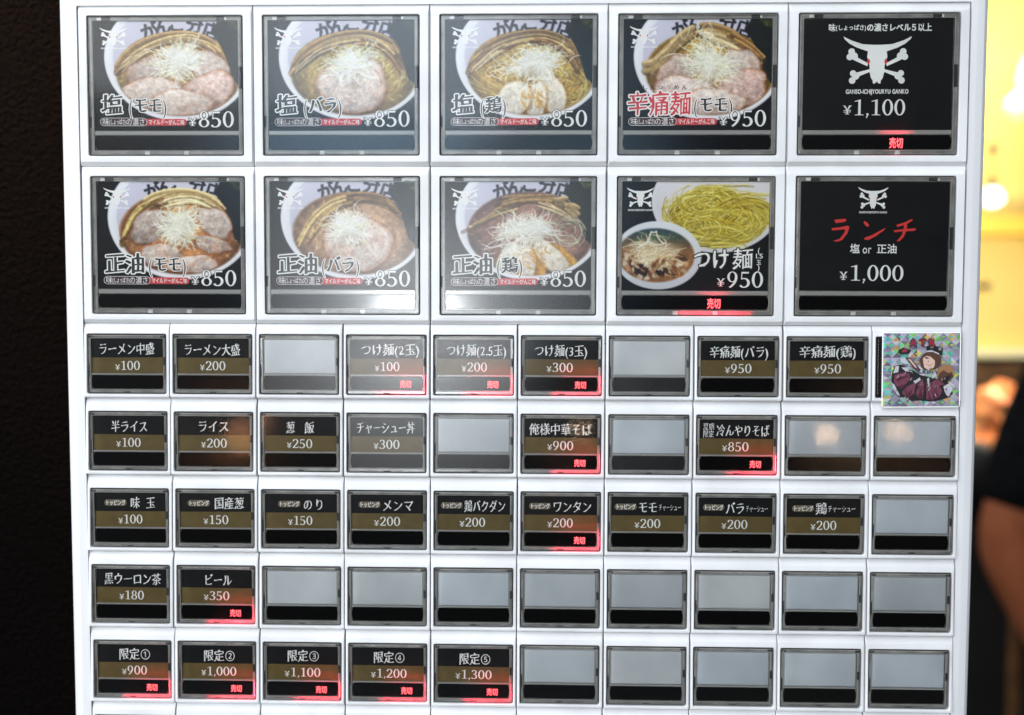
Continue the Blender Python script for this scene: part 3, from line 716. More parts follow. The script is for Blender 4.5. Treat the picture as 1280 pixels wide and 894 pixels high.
def casing_mesh(hw, hh, big, blank=False):
    mb = MB(); fx, fy = frac(hw, hh)
    l, r_, t, bt = (fx(.036), fx(.960), fy(.068), fy(.935)) if not big else (fx(.030), fx(.970), fy(.032), fy(.965))
    rim = 0.28
    mb.loft([rr(-hw, -hh, hw, hh, .7, -6, 4), rr(-hw, -hh, hw, hh, .7, -0.35, 4), rr(-hw + rim, -hh + rim, hw - rim, hh - rim, .6, 0.0, 4),
             rr(l - .30, bt - .28, r_ + .30, t + .28, .35, -0.05, 4), rr(l, bt, r_, t, .25, -0.25, 4), rr(l, bt, r_, t, .25, -1.3, 4)],
            [M_caserim, M_caserim, M_case, M_caselip, M_case])
    mb.rect(l, bt, r_, t, -1.25, M_case)
    d0, d1 = (fy(.664), fy(.690)) if not big else (fy(.822), fy(.853))
    mb.box(l + .05, d1, r_ - .05, d0, -1.24, -0.32, M_caselip, .18)
    if big:
        for u in (.12, .86): mb.box(fx(u - .028), fy(.030), fx(u + .028), fy(.006), -.5, 0.12, M_notch, .1)
        for u in (.09, .90): mb.box(fx(u - .03), fy(.030), fx(u + .0), fy(.008), -.5, 0.09, M_tab, .1)
        for u in (.375, .63): mb.box(fx(u - .016), fy(.995), fx(u + .016), fy(.968), -.5, 0.16, M_tab, .12)
        mb.box(fx(.972), fy(.52), fx(.996), fy(.36), -.5, 0.10, M_notch, .1); mb.box(fx(.004), fy(.80), fx(.016), fy(.72), -.5, 0.10, M_notch, .1)
    else:
        mb.box(fx(.962), fy(.52), fx(.990), fy(.385), -.5, 0.10, M_notch, .08); mb.box(fx(.008), fy(.72), fx(.022), fy(.50), -.5, 0.08, M_notch, .05)
        mb.box(fx(.93), fy(.055), fx(.99), fy(.018), -.5, 0.09, M_notch, .08); mb.box(fx(.01), fy(.055), fx(.065), fy(.018), -.5, 0.09, M_notch, .08)
        mb.box(fx(.46), fy(.992), fx(.54), fy(.97), -.5, 0.09, M_notch, .06)
    return mb.mesh('casing')
def window_mesh(hw, hh, big):
    mb = MB(); fx, fy = frac(hw, hh)
    u0, u1, v0, v1, bul = (.040, .955, .697, .925, .012) if not big else (.030, .970, .857, .957, .010)
    x0, x1, y1, y0 = fx(u0), fx(u1), fy(v0), fy(v1); h = y1 - y0; bx = (x1 - x0) * bul
    def con(i, z):
        p = []
        for k in range(9): t = k / 8; p.append((x1 - i - bx * (2 * t - 1) ** 2 * 1.3, y0 + i + (h - 2 * i) * t, z))
        for k in range(9): t = 1 - k / 8; p.append((x0 + i + bx * (2 * t - 1) ** 2 * 1.3, y0 + i + (h - 2 * i) * t, z))
        return p
    mb.loft([con(0, -1.24), con(0, -.55), con(.12, -.45)], M_win, cap1=True)
    return mb.mesh('sold_out_window')
def cover_mesh(hw, hh, big, m):
    mb = MB(); i = 0.55
    mb.loft([rr(-hw + i, -hh + i, hw - i, hh - i, .5, 0.02, 3), rr(-hw + i, -hh + i, hw - i, hh - i, .5, 0.62, 3), rr(-hw + i + .12, -hh + i + .12, hw - i - .12, hh - i - .12, .45, 0.72, 3)], m, cap1=True)
    return mb.mesh('clear_cover')
def card_rect(hw, hh, big):
    fx, fy = frac(hw, hh)
    return (fx(.040), fy(.664), fx(.958), fy(.070)) if not big else (fx(.032), fy(.820), fx(.968), fy(.034))
def blank_mesh(hw, hh):
    mb = MB(); x0, y0, x1, y1 = card_rect(hw, hh, False)
    mb.box(x0 + .1, y0 + .1, x1 - .1, y1 - .1, -1.24, -0.75, M_blank, .35); return mb.mesh('blank_card')
def smallcard_mesh(hw, hh):
    mb = MB(); x0, y0, x1, y1 = card_rect(hw, hh, False); ym = frac(hw, hh)[1](.394)
    mb.rect(x0, ym, x1, y1, -1.0, M_black); mb.rect(x0, y0, x1, ym, -1.0, M_gold); return mb.mesh('menu_card')
def bigcard_mesh(hw, hh):
    mb = MB(); x0, y0, x1, y1 = card_rect(hw, hh, True); mb.rect(x0, y0, x1, y1, -1.0, M_black); return mb.mesh('menu_card')

SHW, SHH, BHW, BHH = SW / 2, SH / 2, BW / 2, BH / 2
CASE_S, CASE_B = casing_mesh(SHW, SHH, False), casing_mesh(BHW, BHH, True)
WIN_S, WIN_B = window_mesh(SHW, SHH, False), window_mesh(BHW, BHH, True)
COV_S, COV_B = cover_mesh(SHW, SHH, False, M_cover), cover_mesh(BHW, BHH, True, M_cover)
COV_SH = cover_mesh(SHW, SHH, False, M_haze); COV_BH = cover_mesh(BHW, BHH, True, M_haze)
def blank_nodes(m):
    n, l, b = nodes(m); src = b.inputs['Base Color'].links[0].from_socket; oi = n.new('ShaderNodeObjectInfo'); rm = n.new('ShaderNodeValToRGB')
    rm.color_ramp.elements[0].color = (.80, .81, .80, 1); rm.color_ramp.elements[1].color = (1, .985, .95, 1); e = rm.color_ramp.elements.new(.5); e.color = (.93, .95, .97, 1)
    l.new(oi.outputs['Random'], rm.inputs[0]); x = n.new('ShaderNodeMix'); x.data_type = 'RGBA'; x.blend_type = 'MULTIPLY'; x.inputs[0].default_value = 1
    l.new(src, x.inputs[6]); l.new(rm.outputs[0], x.inputs[7]); l.new(x.outputs[2], b.inputs['Base Color'])
blank_nodes(M_blank)
BLANK, CARD_S, CARD_B = blank_mesh(SHW, SHH), smallcard_mesh(SHW, SHH), bigcard_mesh(BHW, BHH)
TILES = {}
def tile(kind, seam):
    k = (kind, seam)
    if k not in TILES:
        TILES[k] = {'big': lambda: tile_mesh(BHW, BHH, BPX, 3.95, 3.95, True, seam), 'big2': lambda: tile_mesh(BHW, BHH, BPX, 3.95, 3.6, True, seam),
                    'first': lambda: tile_mesh(SHW, SHH, P, 4.2, 2.1, False, seam), 'small': lambda: tile_mesh(SHW, SHH, P, SPY - SH - 2.1, 2.1, False, seam)}[kind]()
    return TILES[k]
def led_lamp(btn, x, y, z, power, lx, ly):
    l = bpy.data.lights.new('sold_out_lamp', 'AREA'); l.shape = 'RECTANGLE'; l.energy = power; l.color = (1, 0.025, 0.065); l.size = lx / 1000; l.size_y = ly / 1000
    o = bpy.data.objects.new('sold_out_lamp', l); C.objects.link(o); o.parent = btn; o.location = (x / 1000, -z / 1000, y / 1000)
    o.rotation_euler = (R(-90), 0, 0)
def button(kind, cx, cy, label, tilt=None, sold=False, blank=False, haze=False):
    big = kind.startswith('big'); hw, hh = (BHW, BHH) if big else (SHW, SHH)
    seam = rng.choice([.07, .09, .12, .12, .22])
    bt = link('menu_button', tile(kind, seam), machine, Lc((cx, cy, 0)))
    bt.location += Vector((rng.uniform(-.06, .06), rng.uniform(-.12, .12), rng.uniform(-.05, .05))) / 1000
    bt.rotation_euler = (R(rng.uniform(-.12, .12)), 0, R(rng.uniform(-.12, .12)))
    bt['label'] = label
    link('casing', CASE_B if big else CASE_S, bt)
    link('sold_out_window', WIN_B if big else WIN_S, bt)
    if blank: link('blank_card', BLANK, bt)
    else: link('menu_card', CARD_B if big else CARD_S, bt)
    cv = link('clear_cover', (COV_BH if haze else COV_B) if big else (COV_SH if haze else COV_S), bt)
    tx, tz = tilt if tilt else ((rng.uniform(-.12, .12), rng.uniform(-.12, .12)) if haze else (rng.uniform(-.5, .5), rng.uniform(-.5, .5)))
    cv.rotation_euler = (R(tx), 0, R(tz))
    if sold:
        fx, fy = frac(hw, hh); mb = MB()
        u0, u1, v0, v1 = (.580, .667, .876, .950) if big else (.667, .812, .760, .885)
        x0, x1, y0, y1 = fx(u0), fx(u1), fy(v1), fy(v0)
        text(mb, '売切', x0, x1, y0, y1, -0.44, M_led, bold=(.075, .04))
        text(mb, '売切', x0, x1, y0, y1, -0.42, M_led2, bold=(-.004, -.008))
        mb.build('sold_out_sign', bt)
        if big:
            led_lamp(bt, (x0 + x1) / 2, fy(.981), 0.55, 0.0042, 26, .4); led_lamp(bt, (x0 + x1) / 2, fy(.981), 0.55, 0.0016, 5, .4); led_lamp(bt, (x0 + x1) / 2, fy(.838), 0.25, 0.0007, 10, .4)
        else:
            led_lamp(bt, fx(.68), fy(.962), 0.50, 0.0024, 17, .4); led_lamp(bt, (x0 + x1) / 2 + .6, fy(.962), 0.50, 0.0009, 4, .4)
            led_lamp(bt, fx(.72), fy(.677), 0.12, 0.0006, 13, .4); led_lamp(bt, fx(.980), fy(.80), 0.45, 0.0009, .4, 6)
    return bt

# ------------------------------------------------------------------ small buttons
# row, column: (name pieces [(text, u0, u1, v0, v1, style)], price, price left edge, price right edge)
def fr(L_, R_, a, b_): return (a - L_) / (R_ - L_), (b_ - L_) / (R_ - L_)
def nm(s, L_, R_, a, b_, v0=.150, v1=.352): return (s,) + fr(L_, R_, a, b_) + (v0, v1)
NAMES = {
 (0, 0): ([nm('ラーメン中盛', 108, 453, 150, 400)], '100', fr(108, 453, 222, 335), 'large noodles'),
 (0, 1): ([nm('ラーメン大盛', 485, 835, 525, 780)], '200', fr(485, 835, 597, 715), 'extra large noodles'),
 (0, 3): ([nm('つけ麺(2玉)', 45, 398, 103, 368)], '100', fr(45, 398, 165, 280), 'dipping noodles two balls'),
 (0, 4): ([nm('つけ麺(2.5玉)', 433, 786, 485, 755)], '200', fr(433, 786, 553, 670), 'dipping noodles two and a half balls'),
 (0, 5): ([nm('つけ麺(3玉)', 823, 1177, 877, 1115)], '300', fr(823, 1177, 932, 1053), 'dipping noodles three balls'),
 (0, 7): ([nm('辛痛麺(バラ)', 483, 910, 545, 860)], '950', fr(483, 910, 627, 773), 'spicy noodles with belly pork'),
 (0, 8): ([nm('辛痛麺(鶏)', 57, 466, 120, 412)], '950', fr(57, 466, 198, 338), 'spicy noodles with chicken'),
 (1, 0): ([nm('半ライス', 117, 460, 207, 370)], '100', fr(117, 460, 228, 340), 'half rice'),
 (1, 1): ([nm('ライス', 492, 840, 588, 732)], '200', fr(492, 840, 603, 722), 'rice'),
 (1, 2): ([nm('葱', 872, 1222, 980, 1022), nm('飯', 872, 1222, 1062, 1108)], '250', fr(872, 1222, 982, 1100), 'leek rice'),
 (1, 3): ([nm('チャーシュー丼', 47, 398, 85, 347)], '300', fr(47, 398, 160, 280), 'roast pork bowl'),
 (1, 5): ([nm('俺様中華そば', 823, 1176, 857, 1138)], '900', fr(823, 1176, 937, 1057), 'special Chinese noodles'),
 (1, 7): ([nm('冷んやりそば', 477, 905, 583, 868), ('夏期', .080, .222, .130, .248), ('限定', .080, .222, .252, .372)], '850', fr(477, 905, 613, 760), 'summer limited chilled noodles'),
 (2, 0): ([nm('味', 124, 467, 293, 337), nm('玉', 124, 467, 363, 405)], '100', fr(124, 467, 237, 348), 'topping of seasoned egg', fr(124, 467, 178, 277)),
 (2, 1): ([nm('国産葱', 499, 843, 663, 797)], '150', fr(499, 843, 613, 727), 'topping of domestic leek', fr(499, 843, 545, 645)),
 (2, 2): ([nm('の', 876, 1224, 1058, 1100), nm('り', 876, 1224, 1108, 1152)], '150', fr(876, 1224, 988, 1100), 'topping of seaweed', fr(876, 1224, 945, 1046)),
 (2, 3): ([nm('メンマ', 50, 398, 200, 340)], '200', fr(50, 398, 162, 282), 'topping of bamboo shoots', fr(50, 398, 95, 193)),
 (2, 4): ([nm('鶏バクダン', 435, 786, 567, 752)], '200', fr(435, 786, 545, 663), 'topping of chicken balls', fr(435, 786, 463, 560)),
 (2, 5): ([nm('ワンタン', 820, 1173, 960, 1135)], '200', fr(820, 1173, 935, 1053), 'topping of wontons', fr(820, 1173, 855, 952)),
 (2, 6): ([nm('モモ', 0, 243, 92, 152), nm('チャーシュー', 0, 243, 155, 224, .195, .310)], '200', fr(0, 243, 80, 162), 'topping of leg roast pork', fr(0, 243, 20, 88)),
 (2, 7): ([nm('バラ', 268, 514, 360, 420), nm('チャーシュー', 268, 514, 422, 491, .195, .310)], '200', fr(268, 514, 347, 430), 'topping of belly roast pork', fr(268, 514, 290, 356)),
 (2, 8): ([nm('鶏', 541, 788, 640, 676), nm('チャーシュー', 541, 788, 678, 764, .195, .310)], '200', fr(541, 788, 625, 707), 'topping of chicken slices', fr(541, 788, 568, 636)),
 (3, 0): ([nm('黒ウーロン茶', 133, 473, 180, 432)], '180', fr(133, 473, 245, 357), 'black oolong tea'),
 (3, 1): ([nm('ビール', 507, 850, 620, 745)], '350', fr(507, 850, 617, 735), 'beer'),
 (4, 0): ([nm('限定①', 129, 330, 190, 275)], '900', fr(129, 330, 197, 265), 'limited item one'),
 (4, 1): ([nm('限定②', 350, 556, 414, 500)], '1,000', fr(350, 556, 407, 503), 'limited item two'),
 (4, 2): ([nm('限定③', 577, 782, 637, 724)], '1,100', fr(577, 782, 630, 727), 'limited item three'),
 (4, 3): ([nm('限定④', 801, 1011, 865, 952)], '1,200', fr(801, 1011, 858, 957), 'limited item four'),
 (4, 4): ([nm('限定⑤', 1030, 1240, 1095, 1182)], '1,300', fr(1030, 1240, 1085, 1185), 'limited item five'),
}
SOLD = {(0, 3), (0, 4), (0, 5), (1, 5), (1, 7), (2, 5), (3, 1), (4, 0), (4, 1), (4, 2), (4, 3), (4, 4)}
HAZE = {(0, 2), (0, 3), (0, 4), (1, 3), (1, 4), (0, 6), (1, 6)}
def cover_tilt(cx, cy, px, lamp):       # the small tilt that puts the lamp's reflection at photo position px
    q = on_panel(*px); a = CAM - q; a /= np.linalg.norm(a); b_ = lamp - q; b_ /= np.linalg.norm(b_)
    n = a + b_; n /= np.linalg.norm(n)
    return math.degrees(math.asin(-n[1])) * -1, math.degrees(math.asin(n[0]))
for r_ in range(6):
    for c in range(10):
        cx = c * P + SHW; cy = -r_ * SPY - SHH
        d = NAMES.get((r_, c)); kind = 'first' if r_ == 0 else 'small'; tilt = None
        if (r_, c) == (1, 5): tilt = cover_tilt(cx, cy, (721, 528), CAFE)
        if (r_, c) == (1, 8): tilt = cover_tilt(cx, cy, (1034, 537), WARM)
        if (r_, c) == (1, 9): tilt = cover_tilt(cx, cy, (1126, 544), WARM)
        sold = (r_, c) in SOLD
        lab = ('blank white button with no menu card' if not d else 'black and gold button for %s at %s yen' % (d[3], d[1]) + (', lit red sold out' if sold else ''))
        bt = button(kind, cx, cy, lab, tilt, sold, d is None, (r_, c) in HAZE)
        if (r_, c) == (0, 9):
            mb = MB(); mb.rect(-SHW + .1, -SHH + .1, SHW - .1, SHH - .1, 0.16, M_black); mb.build('menu_card', bt); bt['label'] = 'dark button almost hidden under the sticker'
        if not d: continue
        fx, fy = frac(SHW, SHH); mb = MB()
        dv = rng.uniform(-.008, .008)
        for (s, u0, u1, v0, v1) in d[0]:
            small = (v1 - v0) < .13
            if s[0] == '限' and len(s) == 3 and s[2] in '①②③④⑤':
                k = u0 + (u1 - u0) * .655
                text(mb, s[:2], fx(u0), fx(k), fy(v1 + dv), fy(v0 + dv), -0.96, M_ink, **KAI)
                text(mb, s[2], fx(k), fx(u1), fy(v1 + dv), fy(v0 + dv), -0.96, M_ink)
            else:
                text(mb, s, fx(u0), fx(u1), fy(v1 + dv), fy(v0 + dv), -0.96, M_ink, **(dict(KAI, bold=(.0, -.008)) if small else KAI))
        mb.build('item_name', bt)
        mb = MB(); u0, u1 = d[2]; w = u1 - u0; n = len(d[1]); k = .21 if n == 3 else .15
        yen(mb, fx(u0), fx(u0 + w * k), fy(.606), fy(.508), -0.96, M_ink)
        price(mb, d[1], fx(u0 + w * (k + .01)), fx(u1), fy(.606), fy(.452), -0.96, M_ink)
        mb.build('price', bt)
        crook = R(rng.uniform(-.45, .45))
        if len(d) > 4:
            u0, u1 = d[4]; mb = MB(); pill(mb, fx(u0), fx(u1), fy(.300), fy(.192), -0.96, M_tag)
            text(mb, 'トッピング', fx(u0 + .012), fx(u1 - .012), fy(.292), fy(.198), -0.93, M_ink, bold=(.03, .025))
            mb.build('topping_tag', bt)
        for ch in bt.children:
            if ch.name.split('.')[0] in ('menu_card', 'item_name', 'price', 'topping_tag'): ch.rotation_euler = (0, crook, 0)

# ------------------------------------------------------------------ big picture buttons
SHIO, SHOYU = (176, 150, 98), (178, 132, 94)
BIG = [
 (0, 0, 'momo', SHIO, '塩', 'モモ', '850', 'salt ramen with leg pork slices'),
 (0, 1, 'bara', SHIO, '塩', 'バラ', '850', 'salt ramen with one round belly pork slice'),
 (0, 2, 'tori', (188, 152, 82), '塩', '鶏', '850', 'salt ramen with chicken slices'),
 (0, 3, 'thick', (170, 134, 68), '辛痛麺', 'モモ', '950', 'spicy ramen with leg pork, red lettering'),
 (0, 4, None, None, None, None, '1,100', 'strong flavour ramen, skull emblem on black'),
 (1, 0, 'stick', SHOYU, '正油', 'モモ', '850', 'brown soy ramen with leg pork slices'),
 (1, 1, 'stick2', (168, 138, 112), '正油', 'バラ', '850', 'soy ramen with one round belly pork slice'),
 (1, 2, 'soytori', (146, 116, 104), '正油', '鶏', '850', 'soy ramen with chicken slices'),
 (1, 3, 'dip', None, 'つけ麺', None, '950', 'dipping noodles with yellow noodles and a soup bowl'),
 (1, 4, None, None, None, None, '1,000', 'lunch set, red brush lettering on black'),
]
for (r_, c, kind, soup, t1, t2, pr, lab) in BIG:
    cx = BX0 + c * BPX + BHW; cy = BY0 - r_ * BPY - BHH
    sold = (r_, c) in ((0, 4), (1, 3))
    bt = button('big' if r_ == 0 else 'big2', cx, cy, 'large button for %s at %s yen' % (lab, pr) + (', lit red sold out' if sold else ''), None, sold, False, (r_, c) in ((1, 1), (1, 2)))
    x0, y0, x1, y1 = card_rect(BHW, BHH, True)
    U = lambda u: x0 + (x1 - x0) * u
    V = lambda v: y1 - (y1 - y0) * v
    if kind:
        img = dipping(31) if kind == 'dip' else ramen(kind, soup, 40 + r_ * 5 + c)
        link('food_photo', photo_mesh('food_photo', img, x0, y0, x1, y1, -0.97), bt)
    mb = MB(); zz = -0.93
    if kind and kind != 'dip':
        skull(mb, U(.040), U(.232), V(.055 + .165), V(.055), zz)
    elif kind == 'dip':
        skull(mb, U(.030), U(.215), V(.052 + .18), V(.052), zz)
    elif r_ == 0: skull(mb, U(.268), U(.722), V(.588), V(.156), zz)
    else: skull(mb, U(.386), U(.589), V(.248), V(.048), zz)
    mb.build('bull_skull_emblem', bt)
    nb, pb_ = MB(), MB(); O = 0.42
    OUT = dict(outline=O * 1.15, om=M_ink)
    if kind and kind != 'dip':
        if t1 == '塩':
            text(nb, '塩', U(.045), U(.195), V(.855), V(.668), zz, M_dark, **OUT, **KAIB); a = .235
        elif t1 == '正油':
            text(nb, '正油', U(.045), U(.330), V(.855), V(.668), zz, M_dark, **OUT, **KAIB); a = .350
        else:
            text(nb, '辛痛麺', U(.025), U(.462), V(.865), V(.648), zz, M_red, **OUT, shear=.06, bold=(.018, .006), wob=.01); a = .475
            for k, ch in enumerate('しんつうめん'): text(nb, ch, U(.125 + .054 * k), U(.165 + .054 * k), V(.632), V(.588), zz, M_dark, **KAI)
        w2 = .20 if len(t2) == 2 else .115
        OS = dict(outline=O * .75, om=M_ink)
        text(nb, '(', U(a), U(a + .032), V(.862), V(.690), zz, M_dark, **OS)
        text(nb, t2, U(a + .035), U(a + .035 + w2), V(.840), V(.692), zz, M_dark, **OS, **KAIB)
        text(nb, ')', U(a + .038 + w2), U(a + .070 + w2), V(.862), V(.690), zz, M_dark, **OS)
        nb.build('item_name', bt)
        tg = MB()
        pill(tg, U(.30), U(.637), V(.952), V(.890), zz, M_red); pill(tg, U(.036), U(.362), V(.957), V(.882), zz + .02, M_ink); pill(tg, U(.0385), U(.3595), V(.9535), V(.8855), zz + .04, M_maroon)
        text(tg, '味', U(.050), U(.100), V(.950), V(.888), zz + .06, M_ink)
        text(tg, '(しょっぱさ)', U(.098), U(.216), V(.945), V(.893), zz + .06, M_ink, bold=(.012, .012))
        text(tg, 'の濃さ', U(.214), U(.350), V(.952), V(.886), zz + .06, M_ink)
        text(tg, 'マイルド〜がんこ味', U(.372), U(.622), V(.945), V(.897), zz + .06, M_ink, bold=(.015, .015))
        tg.build('flavour_tag', bt)
        for dx, dy, k in [(0.22 * math.cos(R(45 * j)), 0.22 * math.sin(R(45 * j)), j) for j in range(8)]:
            price(pb_, pr, U(.718) + dx, U(.972) + dx, V(.965) + dy, V(.818) + dy, zz + .02 * k, M_dark)
            yen(pb_, U(.648) + dx, U(.710) + dx, V(.955) + dy, V(.878) + dy, zz + .02 * k, M_dark)
        price(pb_, pr, U(.718), U(.972), V(.965), V(.818), zz + .2, M_ink); yen(pb_, U(.648), U(.710), V(.955), V(.878), zz + .2, M_ink)
    elif kind == 'dip':
        OD = dict(outline=O, om=M_dark)
        text(nb, 'つけ', U(.485), U(.738), V(.800), V(.610), zz, M_ink, **OD, shear=.05, bold=(.02, .008), wob=.01)
        text(nb, '麺', U(.755), U(.898), V(.800), V(.610), zz, M_ink, **OD, shear=.05, bold=(.012, .002), wob=.01)
        text(nb, '(', U(.925), U(.945), V(.66), V(.59), zz, M_ink, slant=0); text(nb, '1.5', U(.905), U(.965), V(.705), V(.648), zz, M_ink, bold=(.01, .01))
        text(nb, '玉', U(.918), U(.952), V(.760), V(.712), zz, M_ink, bold=(.01, .01)); text(nb, ')', U(.925), U(.945), V(.815), V(.745), zz, M_ink)
        nb.build('item_name', bt)
        yen(pb_, U(.648), U(.708), V(.958), V(.880), zz, M_ink); price(pb_, pr, U(.718), U(.972), V(.968), V(.820), zz, M_ink)
    elif r_ == 0:
        text(nb, '味', U(.165), U(.213), V(.112), V(.043), zz, M_ink, bold=(.035, .03)); text(nb, '(しょっぱさ)', U(.213), U(.418), V(.102), V(.052), zz, M_ink, bold=(.02, .02))
        text(nb, 'の濃さレベル', U(.420), U(.715), V(.112), V(.043), zz, M_ink, bold=(.035, .03)); text(nb, '５以上', U(.712), U(.856), V(.112), V(.043), zz, M_ink, bold=(.03, .03))
        nb.build('item_name', bt)
        yen(pb_, U(.270), U(.332), V(.858), V(.772), zz, M_ink); price(pb_, pr, U(.342), U(.695), V(.866), V(.722), zz, M_ink)
    else:
        def brush(p, k):
            nb.flat([(U(.205 + (a - 248) / 790.), V((b_ - 122) / 588.)) for a, b_ in p], zz + .006 * k, M_bred)
        # three brush characters, stroke by stroke
        brush([(268, 326), (325, 321), (334, 327), (322, 338), (275, 345)], 0); brush([(255, 372), (300, 366), (338, 358), (350, 364), (344, 376), (300, 380), (256, 384)], 1)
        brush([(330, 364), (350, 364), (338, 402), (312, 436), (288, 444), (264, 441), (300, 428), (322, 398)], 2)
        brush([(428, 332), (440, 338), (454, 352), (450, 364), (438, 360), (424, 342)], 3); brush([(432, 422), (470, 408), (512, 385), (542, 368), (534, 382), (490, 414), (452, 434), (430, 432)], 4)
        brush([(600, 352), (640, 340), (680, 320), (686, 328), (650, 350), (604, 364)], 5); brush([(584, 382), (640, 374), (700, 370), (706, 378), (690, 385), (640, 386), (590, 392)], 6)
        brush([(640, 345), (656, 342), (654, 380), (640, 416), (616, 442), (602, 440), (626, 412), (638, 380)], 7)
        text(nb, '塩', U(.340), U(.408), V(.655), V(.568), zz, M_ink, bold=(.02, .02)); text(nb, 'or', U(.425), U(.490), V(.665), V(.558), zz, M_ink); text(nb, '正油', U(.520), U(.660), V(.655), V(.568), zz, M_ink, bold=(.02, .02))
        nb.build('item_name', bt)
        yen(pb_, U(.272), U(.330), V(.898), V(.818), zz, M_ink); price(pb_, pr, U(.342), U(.712), V(.905), V(.760), zz, M_ink)
    pb_.build('price', bt)
    crook = R(rng.uniform(-.3, .3))
    for ch in bt.children:
        if ch.name.split('.')[0] in ('menu_card', 'food_photo', 'bull_skull_emblem', 'item_name', 'price', 'flavour_tag'): ch.rotation_euler = (0, crook, 0)

# ------------------------------------------------------------------ holographic sticker over the tenth small button
M_holo = mat('hologram_foil', (1, 1, 1), 0.42, metal=0.45)
n, l, bb = nodes(M_holo); a_ = n.new('ShaderNodeAttribute'); a_.attribute_name = 'print'; l.new(a_.outputs['Color'], bb.inputs['Base Color'])
def sticker():
    q0, q1 = on_panel(1103, 416), on_panel(1196, 508)
    w, h = q1[0] - q0[0], q0[1] - q1[1]; cx, cy = (q0[0] + q1[0]) / 2, (q0[1] + q1[1]) / 2
    root = bpy.data.objects.new('holographic_sticker', None); C.objects.link(root); root.location = W((cx, cy, 1.6))
    root.rotation_euler = (0, R(-0.6), 0)
    tag(root, 'square holographic sticker of a dark haired figure in a maroon dress', 'sticker')
    N = 9; rr_ = random.Random(5); vs, fs, cs = [], [], []
    pal = [(168, 160, 186), (196, 190, 206), (140, 132, 160), (176, 216, 196), (206, 196, 226), (150, 156, 178), (230, 226, 236)]
    hot = [(110, 246, 190), (120, 236, 232), (250, 190, 130), (236, 232, 110), (150, 236, 130), (250, 244, 250)]
    s_ = w / N; sy = h / N
    for i in range(N):
        for j in range(N):
            x, y = -w / 2 + i * s_, -h / 2 + j * sy; k = len(vs)
            vs += [(x, y, 0), (x + s_, y, 0), (x + s_, y + sy, 0), (x, y + sy, 0), (x + s_ * .5, y + sy * .5, .2)]
            for t in range(4):
                fs.append((k + t, k + (t + 1) % 4, k + 4)); c = pal[rr_.randrange(len(pal))]
                if rr_.random() < .16: c = hot[rr_.randrange(6)]
                cs.append(c)
            k = len(vs); c = hot[rr_.choice([0, 1, 0, 1, 4, 5] if i < 4 else [3, 4, 5, 2, 1])]
            a, b_ = s_ * .34, sy * .15
            ex, ey = x, y + sy * .5 + (rr_.random() - .5) * .4
            if i == 0: ex += a
            vs += [(ex - a, ey, .22), (ex, ey - b_, .22), (ex + a, ey, .22), (ex, ey + b_, .22)]
            fs.append((k, k + 1, k + 2, k + 3)); cs.append(c)
    me = bpy.data.meshes.new('foil'); me.from_pydata([(x / 1000, -z / 1000, y / 1000) for x, y, z in vs], [], fs)
    at_ = me.color_attributes.new('print', 'FLOAT_COLOR', 'CORNER'); lc = []
    for f, c in zip(fs, cs): lc += (list(lin(c) * .62) + [1.0]) * len(f)
    at_.data.foreach_set('color', np.array(lc, np.float32)); me.materials.append(M_holo)
    link('foil', me, root)
    bk = MB(); bk.loft([rr(-w / 2 - .3, -h / 2 - .3, w / 2 + .3, h / 2 + .3, .8, -.25), rr(-w / 2 - .3, -h / 2 - .3, w / 2 + .3, h / 2 + .3, .8, -.02)], M_ink, True, True); bk.build('backing_card', root)
    mb = MB()
    X = lambda a: -w / 2 + (a - 115) / 745. * w
    Y = lambda b_: h / 2 - (b_ - 85) / 765. * h
    zc = [0.26]
    def g(p, m): zc[0] += .012; mb.flat([(X(a), Y(b_)) for a, b_ in p], zc[0], m)
    K = mat('sticker_black', (.012, .011, .013), .4); MR = mat('sticker_maroon', (.13, .035, .06), .4); MR2 = mat('sticker_maroon_dark', (.07, .012, .03), .4); MR3 = mat('sticker_pink', (.22, .09, .12), .4)
    SK = mat('sticker_skin', (.52, .37, .31), .4); WH = mat('sticker_white', (.40, .40, .44), .4); BR = mat('sticker_hair', (.07, .032, .02), .4); TN = mat('sticker_tan', (.26, .13, .06), .4); RD = mat('sticker_red', (.28, .02, .04), .4); GY = mat('sticker_grey', (.2, .2, .24), .4)
    # dress silhouette, frills, sleeves
    g([(205, 480), (235, 420), (290, 410), (400, 470), (480, 520), (560, 540), (640, 560), (730, 580), (780, 640), (795, 720), (740, 760), (650, 790), (560, 795), (470, 785), (400, 790), (330, 755), (285, 750), (240, 700), (205, 630), (195, 560)], K)
    for p in ([(225, 520), (300, 495), (370, 495), (380, 560), (340, 610), (250, 640), (222, 590)], [(300, 700), (350, 640), (440, 590), (420, 700), (390, 745), (320, 735)], [(430, 740), (460, 600), (500, 560), (520, 640), (500, 770)], [(540, 775), (535, 620), (560, 580), (590, 640), (610, 775)], [(620, 770), (585, 620), (640, 600), (690, 680), (670, 745)], [(580, 600), (640, 560), (720, 620), (640, 640)]): g(p, MR)
    for p in ([(250, 640), (340, 610), (300, 660)], [(330, 735), (400, 660), (390, 745)], [(455, 745), (490, 640), (500, 768)], [(560, 770), (555, 680), (585, 772)], [(240, 560), (370, 520), (372, 530), (245, 580)], [(630, 740), (620, 670), (668, 742)]): g(p, MR2)
    for p in ([(250, 520), (320, 505), (330, 520), (260, 545)], [(470, 620), (495, 580), (500, 640)], [(600, 640), (640, 620), (650, 660)]): g(p, MR3)
